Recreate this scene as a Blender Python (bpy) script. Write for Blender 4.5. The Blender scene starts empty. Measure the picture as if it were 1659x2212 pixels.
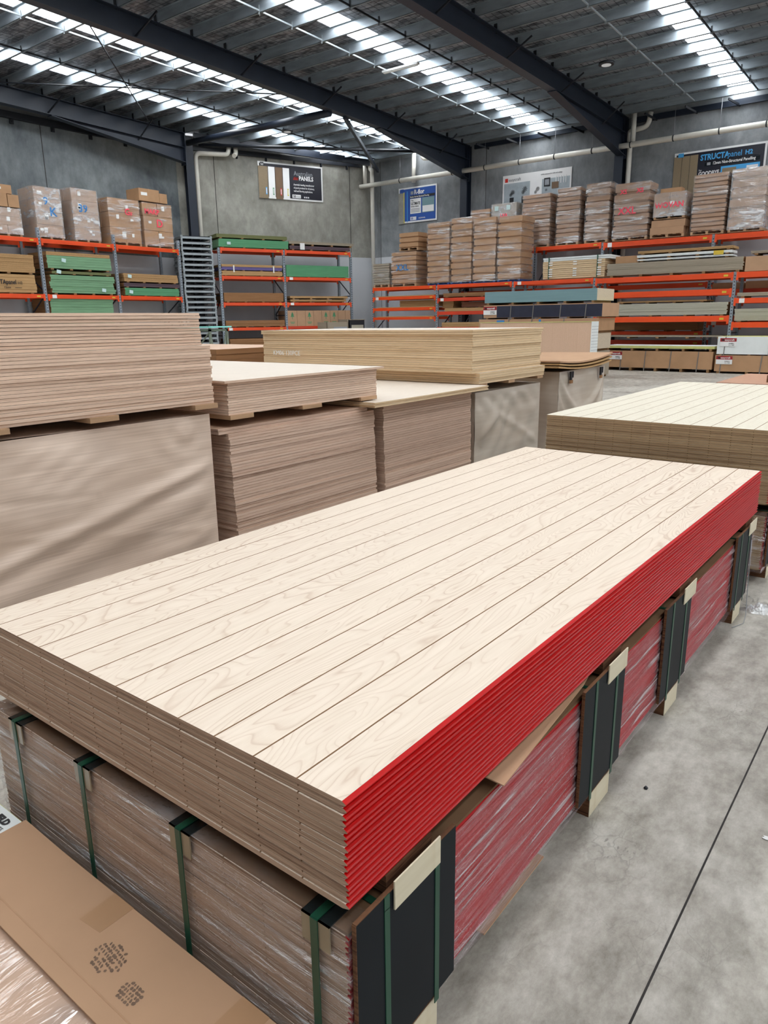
import bpy, bmesh, math, random
from mathutils import Vector, Matrix
random.seed(7)
S = 1.2                                   # drawing units to metres
scn = bpy.context.scene
COL = scn.collection
# ---------------------------------------------------------------- camera, world, lights, exposure
yaw, pitch, roll = -0.660326072, 0.259892803, -0.013358119
fw = Vector((math.sin(yaw)*math.cos(pitch), math.cos(yaw)*math.cos(pitch), -math.sin(pitch)))
rt = Vector((math.cos(yaw), -math.sin(yaw), 0)); up = rt.cross(fw)
r2 = math.cos(roll)*rt + math.sin(roll)*up; u2 = -math.sin(roll)*rt + math.cos(roll)*up
cam = bpy.data.cameras.new('camera'); cam.lens = 36*1558.0115/2212; cam.sensor_width = 36; cam.clip_start = .02; cam.clip_end = 200
co = bpy.data.objects.new('camera', cam); COL.objects.link(co); scn.camera = co
co.matrix_world = Matrix(((r2.x, u2.x, -fw.x, .619415*S), (r2.y, u2.y, -fw.y, -.694633*S), (r2.z, u2.z, -fw.z, 1.340378*S), (0, 0, 0, 1)))
scn.view_settings.view_transform = 'Standard'; scn.view_settings.look = 'None'
scn.view_settings.gamma = 1; scn.view_settings.use_curve_mapping = False
scn.view_settings.exposure = -0.84
SKYLIGHT = 27.0
SKY = 1.5
w = bpy.data.worlds.new('World'); scn.world = w; w.use_nodes = True
w.node_tree.nodes['Background'].inputs[0].default_value = (.93, .96, 1, 1)
w.node_tree.nodes['Background'].inputs[1].default_value = SKY

# ---------------------------------------------------------------- material helpers
def srgb(r, g, b):
    f = lambda c: ((c/255+.055)/1.055)**2.4 if c > 10 else c/255/12.92
    return (f(r), f(g), f(b), 1)
def nm(name):
    m = bpy.data.materials.new(name); m.use_nodes = True
    nt = m.node_tree; b = nt.nodes['Principled BSDF']
    return m, nt, b
def N(nt, t, **k):
    n = nt.nodes.new('ShaderNode'+t)
    for a, v in k.items():
        if a.startswith('i_'): n.inputs[int(a[2:]) if a[2:].isdigit() else a[2:].replace('_', ' ')].default_value = v
        else: setattr(n, a, v)
    return n
def L(nt, a, b): nt.links.new(a, b)
def ramp(nt, fac, stops):
    r = N(nt, 'ValToRGB'); e = r.color_ramp.elements
    while len(e) < len(stops): e.new(.5)
    for i, (p, c) in enumerate(stops): e[i].position = p; e[i].color = c
    L(nt, fac, r.inputs[0]); return r
def coords(nt, scale, rnd=True, rot=(0, 0, 0), world=False):
    tc = N(nt, 'TexCoord'); mp = N(nt, 'Mapping'); mp.inputs['Scale'].default_value = scale; mp.inputs['Rotation'].default_value = rot
    if world:
        g = N(nt, 'NewGeometry'); L(nt, g.outputs['Position'], mp.inputs[0])
    else: L(nt, tc.outputs['Object'], mp.inputs[0])
    if rnd:
        oi = N(nt, 'ObjectInfo'); ml = N(nt, 'Math', operation='MULTIPLY', i_1=37.0); L(nt, oi.outputs['Random'], ml.inputs[0])
        cx = N(nt, 'CombineXYZ'); [L(nt, ml.outputs[0], cx.inputs[i]) for i in range(3)]
        L(nt, cx.outputs[0], mp.inputs['Location'])
    return mp.outputs[0]
def bump(nt, b, h, strength=.3, dist=.01):
    bp = N(nt, 'Bump', i_Strength=strength, i_Distance=dist); L(nt, h, bp.inputs['Height']); L(nt, bp.outputs[0], b.inputs['Normal'])
def M(name, c, rough=.6, metal=0, var=.12, scale=(6, 6, 6), bmp=0, c2=None, detail=4, world=False, spec=.5):
    m, nt, b = nm(name); b.inputs['Roughness'].default_value = rough; b.inputs['Metallic'].default_value = metal
    b.inputs['Specular IOR Level'].default_value = spec
    c = srgb(*c); c2 = srgb(*c2) if c2 else tuple(x*(1-var) for x in c[:3])+(1,)
    n = N(nt, 'TexNoise', i_Scale=1.0, i_Detail=detail); L(nt, coords(nt, scale, world=world, rnd=not world), n.inputs['Vector'])
    r = ramp(nt, n.outputs[0], [(.32, c2), (.62, c)]); L(nt, r.outputs[0], b.inputs['Base Color'])
    if bmp: bump(nt, b, n.outputs[0], bmp)
    return m
def edge_mat(name, ca, cb, cc, zs=170, hs=1.1, rough=.75):
    # plywood edge: thin plies running along the sheet
    m, nt, b = nm(name); b.inputs['Roughness'].default_value = rough; b.inputs['Specular IOR Level'].default_value = .15
    n = N(nt, 'TexNoise', i_Scale=1.0, i_Detail=3, i_Roughness=.65); L(nt, coords(nt, (hs, hs, zs)), n.inputs['Vector'])
    n2 = N(nt, 'TexNoise', i_Scale=1.0, i_Detail=5, i_Roughness=.7); L(nt, coords(nt, (hs*9, hs*9, zs*1.7)), n2.inputs['Vector'])
    ad = N(nt, 'Math', operation='MULTIPLY_ADD', i_1=.5, i_2=.0); L(nt, n2.outputs[0], ad.inputs[0])
    a2 = N(nt, 'Math', operation='MULTIPLY_ADD', i_1=.6); L(nt, n.outputs[0], a2.inputs[0]); L(nt, ad.outputs[0], a2.inputs[2])
    oi = N(nt, 'ObjectInfo'); a3 = N(nt, 'Math', operation='MULTIPLY_ADD', i_1=.10, i_2=-.05); L(nt, oi.outputs['Random'], a3.inputs[0])
    a4 = N(nt, 'Math', operation='ADD'); L(nt, a2.outputs[0], a4.inputs[0]); L(nt, a3.outputs[0], a4.inputs[1])
    r = ramp(nt, a4.outputs[0], [(.36, srgb(*cc)), (.46, srgb(*cb)), (.60, srgb(*ca))]); L(nt, r.outputs[0], b.inputs['Base Color'])
    bump(nt, b, a4.outputs[0], .25, .004)
    return m
def birch(name, base, line, board=0, amt=1.0):
    # pale rotary veneer with cathedral grain; board = groove pitch, so that each board has its own figure
    m, nt, b = nm(name); b.inputs['Roughness'].default_value = .5; b.inputs['Specular IOR Level'].default_value = .25
    tc = N(nt, 'TexCoord'); sp = N(nt, 'SeparateXYZ'); L(nt, tc.outputs['Object'], sp.inputs[0])
    cb = N(nt, 'CombineXYZ')
    mx = N(nt, 'Math', operation='MULTIPLY', i_1=5.2); L(nt, sp.outputs[0], mx.inputs[0]); L(nt, mx.outputs[0], cb.inputs[0])
    my = N(nt, 'Math', operation='MULTIPLY', i_1=1.15); L(nt, sp.outputs[1], my.inputs[0]); L(nt, my.outputs[0], cb.inputs[1])
    if board:
        d = N(nt, 'Math', operation='DIVIDE', i_1=board); L(nt, sp.outputs[0], d.inputs[0])
        f = N(nt, 'Math', operation='FLOOR'); L(nt, d.outputs[0], f.inputs[0])
        g = N(nt, 'Math', operation='MULTIPLY', i_1=3.71); L(nt, f.outputs[0], g.inputs[0]); L(nt, g.outputs[0], cb.inputs[2])
    n = N(nt, 'TexNoise', i_Scale=1.0, i_Detail=2.2, i_Roughness=.45, i_Distortion=.5); L(nt, cb.outputs[0], n.inputs['Vector'])
    k = N(nt, 'Math', operation='MULTIPLY', i_1=34.0); L(nt, n.outputs[0], k.inputs[0])
    fr = N(nt, 'Math', operation='FRACT'); L(nt, k.outputs[0], fr.inputs[0])
    r = ramp(nt, fr.outputs[0], [(0, (1, 1, 1, 1)), (.16, (.25, .25, .25, 1)), (.6, (0, 0, 0, 1)), (.93, (.15, .15, .15, 1)), (1, (1, 1, 1, 1))])
    n2 = N(nt, 'TexNoise', i_Scale=1.0, i_Detail=3); L(nt, coords(nt, (2, .7, 2)), n2.inputs['Vector'])
    r2_ = ramp(nt, n2.outputs[0], [(.35, (.15*amt,)*3+(1,)), (.7, (.75*amt,)*3+(1,))])
    mu = N(nt, 'Math', operation='MULTIPLY'); L(nt, r.outputs[0], mu.inputs[0]); L(nt, r2_.outputs[0], mu.inputs[1])
    mix = N(nt, 'Mix', data_type='RGBA'); L(nt, mu.outputs[0], mix.inputs[0]); mix.inputs[6].default_value = srgb(*base); mix.inputs[7].default_value = srgb(*line)
    n3 = N(nt, 'TexNoise', i_Scale=1.0, i_Detail=2); L(nt, coords(nt, (90, 5, 60)), n3.inputs['Vector'])
    r3 = ramp(nt, n3.outputs[0], [(.3, (.93, .92, .9, 1)), (.7, (1, 1, 1, 1))])
    m2 = N(nt, 'Mix', data_type='RGBA', blend_type='MULTIPLY', i_0=1.0); L(nt, mix.outputs[2], m2.inputs[6]); L(nt, r3.outputs[0], m2.inputs[7])
    L(nt, m2.outputs[2], b.inputs['Base Color'])
    return m
def film_mat(name, lo=.06, hi=.55, scale=(3, 3, 40), rot=(0, 0, 0), white=.75, tint=(235, 238, 242), bs=1.0, ms=.25):
    # clear stretch film: mostly see-through, glossy creases, pale haze streaks painted in by noise
    m, nt, b = nm(name); nt.nodes.remove(b); out = nt.nodes['Material Output']
    n = N(nt, 'TexNoise', i_Scale=1.0, i_Detail=5, i_Roughness=.6, i_Distortion=.4); L(nt, coords(nt, scale, rot=rot), n.inputs['Vector'])
    n2 = N(nt, 'TexNoise', i_Scale=1.0, i_Detail=3); L(nt, coords(nt, tuple(s*ms for s in scale), rot=rot), n2.inputs['Vector'])
    bp = N(nt, 'Bump', i_Strength=bs, i_Distance=.03); L(nt, n.outputs[0], bp.inputs['Height'])
    gl = N(nt, 'BsdfGlossy', i_Roughness=.16); gl.inputs['Color'].default_value = (1, 1, 1, 1); L(nt, bp.outputs[0], gl.inputs['Normal'])
    df = N(nt, 'BsdfDiffuse'); df.inputs['Color'].default_value = srgb(*tint); L(nt, bp.outputs[0], df.inputs['Normal'])
    m1 = N(nt, 'MixShader', i_0=1-white); L(nt, df.outputs[0], m1.inputs[1]); L(nt, gl.outputs[0], m1.inputs[2])
    tr = N(nt, 'BsdfTransparent')
    mu = N(nt, 'Math', operation='MULTIPLY'); L(nt, n.outputs[0], mu.inputs[0]); L(nt, n2.outputs[0], mu.inputs[1])
    r = ramp(nt, mu.outputs[0], [(.17, (lo,)*3+(1,)), (.28, (lo+.2*(hi-lo),)*3+(1,)), (.33, (lo+.45*(hi-lo),)*3+(1,)), (.38, (hi,)*3+(1,))])
    mx = N(nt, 'MixShader'); L(nt, r.outputs[0], mx.inputs[0]); L(nt, tr.outputs[0], mx.inputs[1]); L(nt, m1.outputs[0], mx.inputs[2])
    L(nt, mx.outputs[0], out.inputs[0])
    return m
def emis(name, c, s):
    m, nt, b = nm(name); b.inputs['Base Color'].default_value = c; b.inputs['Emission Color'].default_value = c; b.inputs['Emission Strength'].default_value = s; b.inputs['Roughness'].default_value = .6
    return m

m_birch = birch('birch_face_veneer', (228, 212, 194), (188, 158, 134), board=.1*S)
m_birch2 = birch('pale_birch_face_veneer', (224, 216, 198), (196, 182, 156), board=.1*S, amt=.8)
m_white_ply = birch('white_ply_face', (226, 214, 200), (214, 200, 184), amt=.7)
m_pinkply = birch('pink_ply_face', (216, 182, 156), (196, 156, 128), amt=.7)
m_groove = M('groove_core', (150, 118, 90), .8, spec=.1)
m_edge = edge_mat('ply_edge_brown', (180, 152, 130), (146, 118, 98), (78, 58, 46), zs=300)
m_edgeA = edge_mat('ply_edge_light', (222, 194, 172), (200, 170, 148), (142, 112, 94), zs=230)
m_edgeB = edge_mat('ply_edge_pink', (214, 186, 166), (190, 160, 140), (124, 96, 80), zs=260)
m_edgeC = edge_mat('ply_edge_straw', (220, 194, 158), (204, 174, 136), (160, 128, 94), zs=190)
m_edgeD = edge_mat('ply_edge_olive', (168, 142, 110), (146, 120, 92), (104, 82, 62), zs=280)
m_red = M('red_sealed_edge', (188, 4, 4), .3, var=.12, scale=(2, 2, 20), spec=.26)
m_red2 = M('dull_red_edge', (178, 14, 20), .45, var=.15, scale=(2, 2, 20), spec=.2)
m_kraft = M('kraft_card', (184, 148, 118), .8, var=.08, scale=(4, 4, 4), detail=8, spec=.15)
m_kraft2 = M('kraft_carton', (180, 142, 108), .8, var=.12, scale=(3, 3, 3), spec=.15)
m_kraft3 = M('kraft_flat_carton', (172, 140, 116), .8, var=.16, scale=(2, 2, 14), spec=.15)
m_kraftdk = M('brown_board', (150, 110, 76), .8, var=.15, scale=(2, 2, 30), spec=.15)
m_tape = M('tan_packing_tape', (172, 134, 100), .35, var=.06)
m_mdf = M('mdf_edge', (184, 148, 104), .8, var=.15, scale=(2, 2, 60), spec=.15)
m_particle = M('particle_board_edge', (178, 142, 100), .85, var=.22, scale=(40, 40, 60), spec=.15)
m_green = M('green_board_edge', (124, 164, 128), .7, var=.2, scale=(2, 2, 50), spec=.2)
m_green2 = M('bright_green_edge', (92, 152, 112), .7, var=.12, scale=(2, 2, 50), spec=.2)
m_olive = M('olive_board_edge', (112, 116, 74), .8, var=.2, scale=(2, 2, 50))
m_purple = M('purple_brown_board', (92, 74, 82), .8, var=.2, scale=(2, 2, 60))
m_greybrd = M('grey_fibre_cement', (158, 146, 128), .85, var=.14, scale=(1, 1, 70))
m_greybrd2 = M('pale_grey_fibre_cement', (172, 168, 152), .85, var=.12, scale=(1, 1, 70))
m_bluebrd = M('blue_grey_board', (118, 150, 156), .7, var=.1, scale=(1, 1, 60))
m_cream = M('cream_board_end', (206, 190, 166), .8, var=.1, scale=(20, 20, 60))
m_whitebrd = M('white_board', (226, 230, 228), .5, var=.04)
m_lime = M('lime_board_edge', (196, 196, 122), .7, var=.1)
m_navywrap = M('navy_wrap', (34, 38, 60), .5, var=.2)
m_black = M('black_formply', (20, 26, 32), .5, var=.15, scale=(5, 5, 5), spec=.15)
m_blackedge = edge_mat('formply_edge', (118, 84, 60), (86, 58, 42), (44, 30, 22))
m_strap = M('green_strap', (22, 74, 54), .38, var=.1)
m_strapgrey = M('grey_strap', (120, 116, 112), .4)
m_prot = M('dark_edge_protector', (24, 34, 36), .22, var=.2, spec=.8)
m_protclr = M('clear_edge_protector', (150, 136, 112), .25, var=.2)
m_lvl = birch('pine_bearer_face', (220, 210, 184), (196, 176, 138), amt=.5)
m_wood = M('pallet_pine', (182, 148, 116), .8, var=.2, scale=(3, 3, 30), spec=.15)
m_wooddk = M('weathered_bearer', (140, 108, 76), .85, var=.25, scale=(4, 4, 40), spec=.1)
m_bluepal = M('blue_pallet_paint', (34, 74, 140), .6, var=.15)
m_orange = M('orange_rack_paint', (232, 78, 26), .42, var=.1, scale=(2, 2, 2))
m_orangedk = M('faded_orange_rack_paint', (214, 66, 34), .45, var=.15, scale=(2, 2, 2))
m_galv = M('galvanised_upright', (150, 160, 170), .5, .15, var=.3, scale=(30, 30, 30))
m_galvpost = M('galvanised_steel', (156, 164, 168), .45, .2, var=.2, scale=(3, 3, 8))
m_purlin = M('galvanised_purlin', (160, 170, 178), .42, .5, var=.22, scale=(2, 2, 9))
m_steel = M('navy_painted_steel', (30, 38, 52), .42, var=.2, scale=(2, 2, 2))
m_dark = M('dark_steel', (20, 24, 32), .5)
m_pvc = M('white_pvc_pipe', (218, 214, 204), .35, var=.05)
m_wire = M('steel_wire', (150, 152, 156), .4, .6)
m_paper = M('white_paper_label', (232, 232, 230), .6, var=.03)
m_papergr = M('blue_white_label', (196, 222, 222), .6, var=.03)
m_inkdk = M('dark_ink', (30, 30, 34), .6)
m_inkgrey = M('grey_ink', (120, 122, 128), .6)
m_pink = M('fluorescent_pink_paint', (255, 84, 104), .5, var=.05)
m_blueink = M('blue_marker', (58, 128, 192), .5, var=.05)
m_signnavy = M('sign_navy', (28, 28, 40), .35, var=.05)
m_signwhite = M('sign_white', (232, 232, 232), .4, var=.02)
m_signred = M('sign_red', (200, 52, 44), .4, var=.04)
m_signblue = M('sign_blue', (40, 82, 160), .35, var=.04)
m_signcyan = M('sign_cyan', (74, 164, 222), .35, var=.04)
m_signgrey = M('sign_grey', (150, 154, 160), .4, var=.1)
m_signbrown = M('sign_chipboard', (142, 124, 98), .6, var=.25, scale=(60, 60, 60))
m_signbrown2 = M('sign_dark_fibreboard', (116, 92, 70), .6, var=.1)
m_signyell = M('sign_yellow', (214, 200, 70), .4)
m_tagred = M('tag_dark_red', (156, 30, 40), .5)
m_yellow = M('yellow_plate', (214, 184, 60), .5)
m_purplestrap = M('violet_strap', (96, 84, 140), .5)
m_coverbrd = M('brown_cover_board', (122, 94, 70), .85, var=.15, spec=.1)
m_redbrown = M('red_brown_board', (140, 92, 70), .7, var=.2, scale=(2, 2, 60))
m_redbtop = birch('red_brown_top', (190, 146, 120), (168, 124, 98), amt=.4)
m_film = film_mat('clear_stretch_film', .12, .9, scale=(4, 2.6, 95), rot=(.05, 0, 0), white=.6, tint=(226, 196, 200), ms=.55)
m_filmend = film_mat('clear_stretch_film_end', .04, .75, scale=(3.4, 4, 75), rot=(0, .12, 0), white=.35, ms=.5)
m_filmbox = film_mat('milky_pallet_wrap', .25, .85, scale=(3, 3, 8), white=.6)
m_filmclear = film_mat('thin_pallet_wrap', .02, .75, scale=(2.6, 2.6, 17), white=.4)
m_cover = None

def cover_mat(name, a, b_, zs=70):
    m, nt, b = nm(name); b.inputs['Roughness'].default_value = .33; b.inputs['Specular IOR Level'].default_value = .55
    n = N(nt, 'TexNoise', i_Scale=1.0, i_Detail=3, i_Distortion=.25); L(nt, coords(nt, (1.2, 1.2, zs), rnd=False), n.inputs['Vector'])
    n2 = N(nt, 'TexNoise', i_Scale=1.0, i_Detail=3); L(nt, coords(nt, (1.3, 1.3, 2.2), rot=(.4, 0, 0), rnd=False), n2.inputs['Vector'])
    mu = N(nt, 'Math', operation='MULTIPLY_ADD', i_1=.35); L(nt, n.outputs[0], mu.inputs[0])
    k = N(nt, 'Math', operation='MULTIPLY', i_1=.75); L(nt, n2.outputs[0], k.inputs[0]); L(nt, k.outputs[0], mu.inputs[2])
    r = ramp(nt, mu.outputs[0], [(.4, srgb(*b_)), (.66, srgb(*a))]); L(nt, r.outputs[0], b.inputs['Base Color'])
    bump(nt, b, n2.outputs[0], .35, .05)
    return m
m_cover = cover_mat('translucent_cover_over_ply', (230, 208, 190), (200, 176, 156), 130)
m_coverw = cover_mat('pale_plastic_cover', (206, 196, 182), (186, 172, 156), 20)
m_coverg = cover_mat('grey_plastic_cover', (150, 136, 126), (120, 104, 92), 60)

def concrete(name, a, b_, c_, white_z=None, streak=False):
    m, nt, b = nm(name); b.inputs['Roughness'].default_value = .75; b.inputs['Specular IOR Level'].default_value = .25
    n = N(nt, 'TexNoise', i_Scale=1.0, i_Detail=7, i_Roughness=.62, i_Distortion=.5); L(nt, coords(nt, (.45, .45, .3 if streak else .45), rnd=False, world=True), n.inputs['Vector'])
    n2 = N(nt, 'TexNoise', i_Scale=1.0, i_Detail=8, i_Roughness=.7); L(nt, coords(nt, (2.6, 2.6, 1.4), rnd=False, world=True), n2.inputs['Vector'])
    mu = N(nt, 'Math', operation='MULTIPLY_ADD', i_1=.4); L(nt, n2.outputs[0], mu.inputs[0])
    k = N(nt, 'Math', operation='MULTIPLY', i_1=.6); L(nt, n.outputs[0], k.inputs[0]); L(nt, k.outputs[0], mu.inputs[2])
    r = ramp(nt, mu.outputs[0], [(.36, srgb(*c_)), (.5, srgb(*b_)), (.64, srgb(*a))])
    outc = r.outputs[0]
    if white_z:
        g = N(nt, 'NewGeometry'); s = N(nt, 'SeparateXYZ'); L(nt, g.outputs['Position'], s.inputs[0])
        lt = N(nt, 'Math', operation='LESS_THAN', i_1=white_z*S); L(nt, s.outputs[2], lt.inputs[0])
        r3 = ramp(nt, n.outputs[0], [(.3, srgb(188, 190, 196)), (.7, srgb(206, 208, 212))])
        mx = N(nt, 'Mix', data_type='RGBA'); L(nt, lt.outputs[0], mx.inputs[0]); L(nt, r.outputs[0], mx.inputs[6]); L(nt, r3.outputs[0], mx.inputs[7]); outc = mx.outputs[2]
    L(nt, outc, b.inputs['Base Color']); bump(nt, b, n2.outputs[0], .1, .01)
    return m
m_wallfar = concrete('grey_tilt_up_concrete', (152, 155, 158), (128, 131, 134), (100, 103, 107), 3.55)
m_walldiag = concrete('khaki_stained_concrete', (176, 174, 166), (148, 146, 138), (120, 118, 112), 3.55)
m_wallleft = concrete('cool_concrete', (136, 142, 144), (112, 118, 120), (84, 90, 94), 3.33)

def floor_mat():
    m, nt, b = nm('polished_concrete_floor'); b.inputs['Specular IOR Level'].default_value = .35
    P = lambda s, r=(0, 0, 0): coords(nt, s, rnd=False, rot=r, world=True)
    n = N(nt, 'TexNoise', i_Scale=1.0, i_Detail=8, i_Roughness=.6, i_Distortion=.3); L(nt, P((1.1, .8, 1)), n.inputs['Vector'])
    n2 = N(nt, 'TexNoise', i_Scale=1.0, i_Detail=8, i_Roughness=.75); L(nt, P((9, 5, 9)), n2.inputs['Vector'])
    mu = N(nt, 'Math', operation='MULTIPLY_ADD', i_1=.6); L(nt, n2.outputs[0], mu.inputs[0])
    k = N(nt, 'Math', operation='MULTIPLY', i_1=.4); L(nt, n.outputs[0], k.inputs[0]); L(nt, k.outputs[0], mu.inputs[2])
    r = ramp(nt, mu.outputs[0], [(.37, srgb(122, 116, 107)), (.48, srgb(158, 152, 142)), (.60, srgb(188, 183, 173))])
    # hairline crazing and scuffs
    dn = N(nt, 'TexNoise', i_Scale=1.0, i_Detail=5); L(nt, P((3, 3, 3)), dn.inputs['Vector'])
    vm = N(nt, 'VectorMath', operation='MULTIPLY_ADD'); L(nt, dn.outputs[1], vm.inputs[0]); vm.inputs[1].default_value = (.5, .5, .5); L(nt, P((2.4, 2.0, 2)), vm.inputs[2])
    v = N(nt, 'TexVoronoi', feature='DISTANCE_TO_EDGE', i_Scale=5.5); L(nt, vm.outputs[0], v.inputs['Vector'])
    rc = ramp(nt, v.outputs['Distance'], [(0, (.32,)*3+(1,)), (.025, (0, 0, 0, 1))])
    msk = N(nt, 'TexNoise', i_Scale=1.0, i_Detail=4); L(nt, P((1.3, 1.3, 1)), msk.inputs['Vector'])
    rm = ramp(nt, msk.outputs[0], [(.5, (0, 0, 0, 1)), (.62, (1, 1, 1, 1))])
    m1 = N(nt, 'Math', operation='MULTIPLY'); L(nt, rc.outputs[0], m1.inputs[0]); L(nt, rm.outputs[0], m1.inputs[1])
    sc = N(nt, 'TexNoise', i_Scale=1.0, i_Detail=6, i_Roughness=.8, i_Distortion=2.0); L(nt, P((14, 5, 5), (0, 0, .6)), sc.inputs['Vector'])
    rs = ramp(nt, sc.outputs[0], [(.56, (0, 0, 0, 1)), (.68, (.7, .7, .7, 1))])
    m2 = N(nt, 'Math', operation='MULTIPLY'); L(nt, rs.outputs[0], m2.inputs[0]); L(nt, rm.outputs[0], m2.inputs[1])
    mxx = N(nt, 'Math', operation='MAXIMUM'); L(nt, m1.outputs[0], mxx.inputs[0]); L(nt, m2.outputs[0], mxx.inputs[1])
    mx = N(nt, 'Mix', data_type='RGBA'); L(nt, mxx.outputs[0], mx.inputs[0]); L(nt, r.outputs[0], mx.inputs[6]); mx.inputs[7].default_value = srgb(62, 58, 56)
    L(nt, mx.outputs[2], b.inputs['Base Color'])
    rr = ramp(nt, n.outputs[0], [(.3, (.42,)*3+(1,)), (.7, (.6,)*3+(1,))]); L(nt, rr.outputs[0], b.inputs['Roughness'])
    bump(nt, b, n2.outputs[0], .08, .01)
    return m
m_floor = floor_mat()
m_joint = M('saw_cut_sealant', (52, 48, 46), .9, var=.4, scale=(20, 20, 20))
def foil_mat():
    m, nt, b = nm('foil_roof_blanket'); b.inputs['Metallic'].default_value = .7; b.inputs['Roughness'].default_value = .4
    n = N(nt, 'TexNoise', i_Scale=1.0, i_Detail=5, i_Distortion=1.0); L(nt, coords(nt, (2.5, 7, 5), rnd=False), n.inputs['Vector'])
    r = ramp(nt, n.outputs[0], [(.35, srgb(84, 86, 92)), (.65, srgb(182, 184, 190))])
    br = N(nt, 'TexBrick', offset=0.0, i_Scale=1.0); br.inputs['Mortar Size'].default_value = .012; br.inputs['Brick Width'].default_value = .18; br.inputs['Row Height'].default_value = .3
    br.inputs['Color1'].default_value = (1, 1, 1, 1); br.inputs['Color2'].default_value = (.9, .9, .9, 1); br.inputs['Mortar'].default_value = (.25, .25, .27, 1)
    L(nt, coords(nt, (1, 1, 1), rnd=False), br.inputs['Vector'])
    mx = N(nt, 'Mix', data_type='RGBA', blend_type='MULTIPLY', i_0=1.0); L(nt, r.outputs[0], mx.inputs[6]); L(nt, br.outputs[0], mx.inputs[7]); L(nt, mx.outputs[2], b.inputs['Base Color'])
    bump(nt, b, n.outputs[0], .9, .06)
    return m
m_foil = foil_mat()
m_sky = emis('lit_translucent_roof_sheet', (.93, .97, 1, 1), SKYLIGHT)
m_lampw = emis('lit_lamp_lens', (.8, .82, .85, 1), .3)

# ---------------------------------------------------------------- mesh helpers
class MB:
    def __init__(s, o=(0, 0, 0)): s.v = []; s.f = []; s.m = []; s.o = o; s.sm = False
    def add(s, vs, fs, mi=0):
        b = len(s.v); s.v += [tuple((v[i]-s.o[i])*S for i in range(3)) for v in vs]
        for k, f in enumerate(fs): s.f.append([b+i for i in f]); s.m.append(mi[k] if isinstance(mi, (list, tuple)) else mi)
        return s
    def box(s, x0, x1, y0, y1, z0, z1, mi=0, top=None):
        t = mi if top is None else top
        return s.add([(x0, y0, z0), (x1, y0, z0), (x1, y1, z0), (x0, y1, z0), (x0, y0, z1), (x1, y0, z1), (x1, y1, z1), (x0, y1, z1)],
                     [(3, 2, 1, 0), (4, 5, 6, 7), (0, 1, 5, 4), (1, 2, 6, 5), (2, 3, 7, 6), (3, 0, 4, 7)], [mi, t, mi, mi, mi, mi])
    def bar(s, p0, p1, w, h, mi=0, upv=(0, 0, 1)):
        p0 = Vector(p0); p1 = Vector(p1); d = (p1-p0).normalized(); u = Vector(upv)
        a = d.cross(u)
        if a.length < 1e-4: a = d.cross(Vector((0, 1, 0)))
        a.normalize(); b = a.cross(d)
        vs = []
        for p in (p0, p1):
            for i, j in ((-1, -1), (1, -1), (1, 1), (-1, 1)): vs.append(p+a*(i*w/2)+b*(j*h/2))
        return s.add(vs, [(0, 1, 2, 3), (7, 6, 5, 4), (4, 5, 1, 0), (5, 6, 2, 1), (6, 7, 3, 2), (7, 4, 0, 3)], mi)
    def tube(s, pts, r, n=10, mi=0):
        pts = [Vector(p) for p in pts]; rings = []; prev = None
        for i, p in enumerate(pts):
            d = (pts[min(i+1, len(pts)-1)]-pts[max(i-1, 0)]).normalized()
            a = prev if prev and abs(prev.dot(d)) < .9 else (Vector((0, 0, 1)) if abs(d.z) < .9 else Vector((1, 0, 0)))
            a = (a-d*a.dot(d)).normalized(); b = d.cross(a); prev = a
            rings.append([p+a*(r*math.cos(2*math.pi*k/n))+b*(r*math.sin(2*math.pi*k/n)) for k in range(n)])
        vs = [v for rg in rings for v in rg]; fs = []
        for i in range(len(rings)-1):
            for k in range(n): fs.append((i*n+k, i*n+(k+1) % n, (i+1)*n+(k+1) % n, (i+1)*n+k))
        fs.append(tuple(range(n))[::-1]); fs.append(tuple((len(rings)-1)*n+k for k in range(n)))
        s.sm = True
        return s.add(vs, fs, mi)
    def grid(s, fn, nu, nv, mi=0):
        vs = [fn(i/nu, j/nv) for j in range(nv+1) for i in range(nu+1)]
        s.sm = True
        return s.add(vs, [(j*(nu+1)+i, j*(nu+1)+i+1, (j+1)*(nu+1)+i+1, (j+1)*(nu+1)+i) for j in range(nv) for i in range(nu)], mi)
    def build(s, name, mats, parent=None, loc=None, rz=0):
        me = bpy.data.meshes.new(name); me.from_pydata(s.v, [], s.f)
        for m in (mats if isinstance(mats, (list, tuple)) else [mats]): me.materials.append(m)
        me.polygons.foreach_set('material_index', s.m)
        if s.sm: me.polygons.foreach_set('use_smooth', [len(f) == 4 for f in s.f])
        me.update(); o = bpy.data.objects.new(name, me); COL.objects.link(o)
        if parent: o.parent = parent
        if loc is None and parent is None: loc = s.o
        if loc is not None: o.location = [c*S for c in loc]
        o.rotation_euler.z = rz
        return o
def tag(o, label=None, cat=None, group=None, kind=None):
    if label:
        o['label'] = label
    if cat: o['category'] = cat
    if group: o['group'] = group
    if kind: o['kind'] = kind
    return o
def thing(name, label, cat, loc, rz=0, group=None):
    o = bpy.data.objects.new(name, None); COL.objects.link(o); o.location = [c*S for c in loc]; o.rotation_euler.z = rz; o.empty_display_size = .1
    return tag(o, label, cat, group)
def children(o): return [c for c in COL.objects if c.parent == o]
def copy_tree(o, parent=None):
    c = o.copy(); COL.objects.link(c); c.parent = parent
    for ch in children(o): copy_tree(ch, c)
    return c
def struct(mb, name, mat): return tag(mb.build(name, mat), kind='structure')

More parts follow.
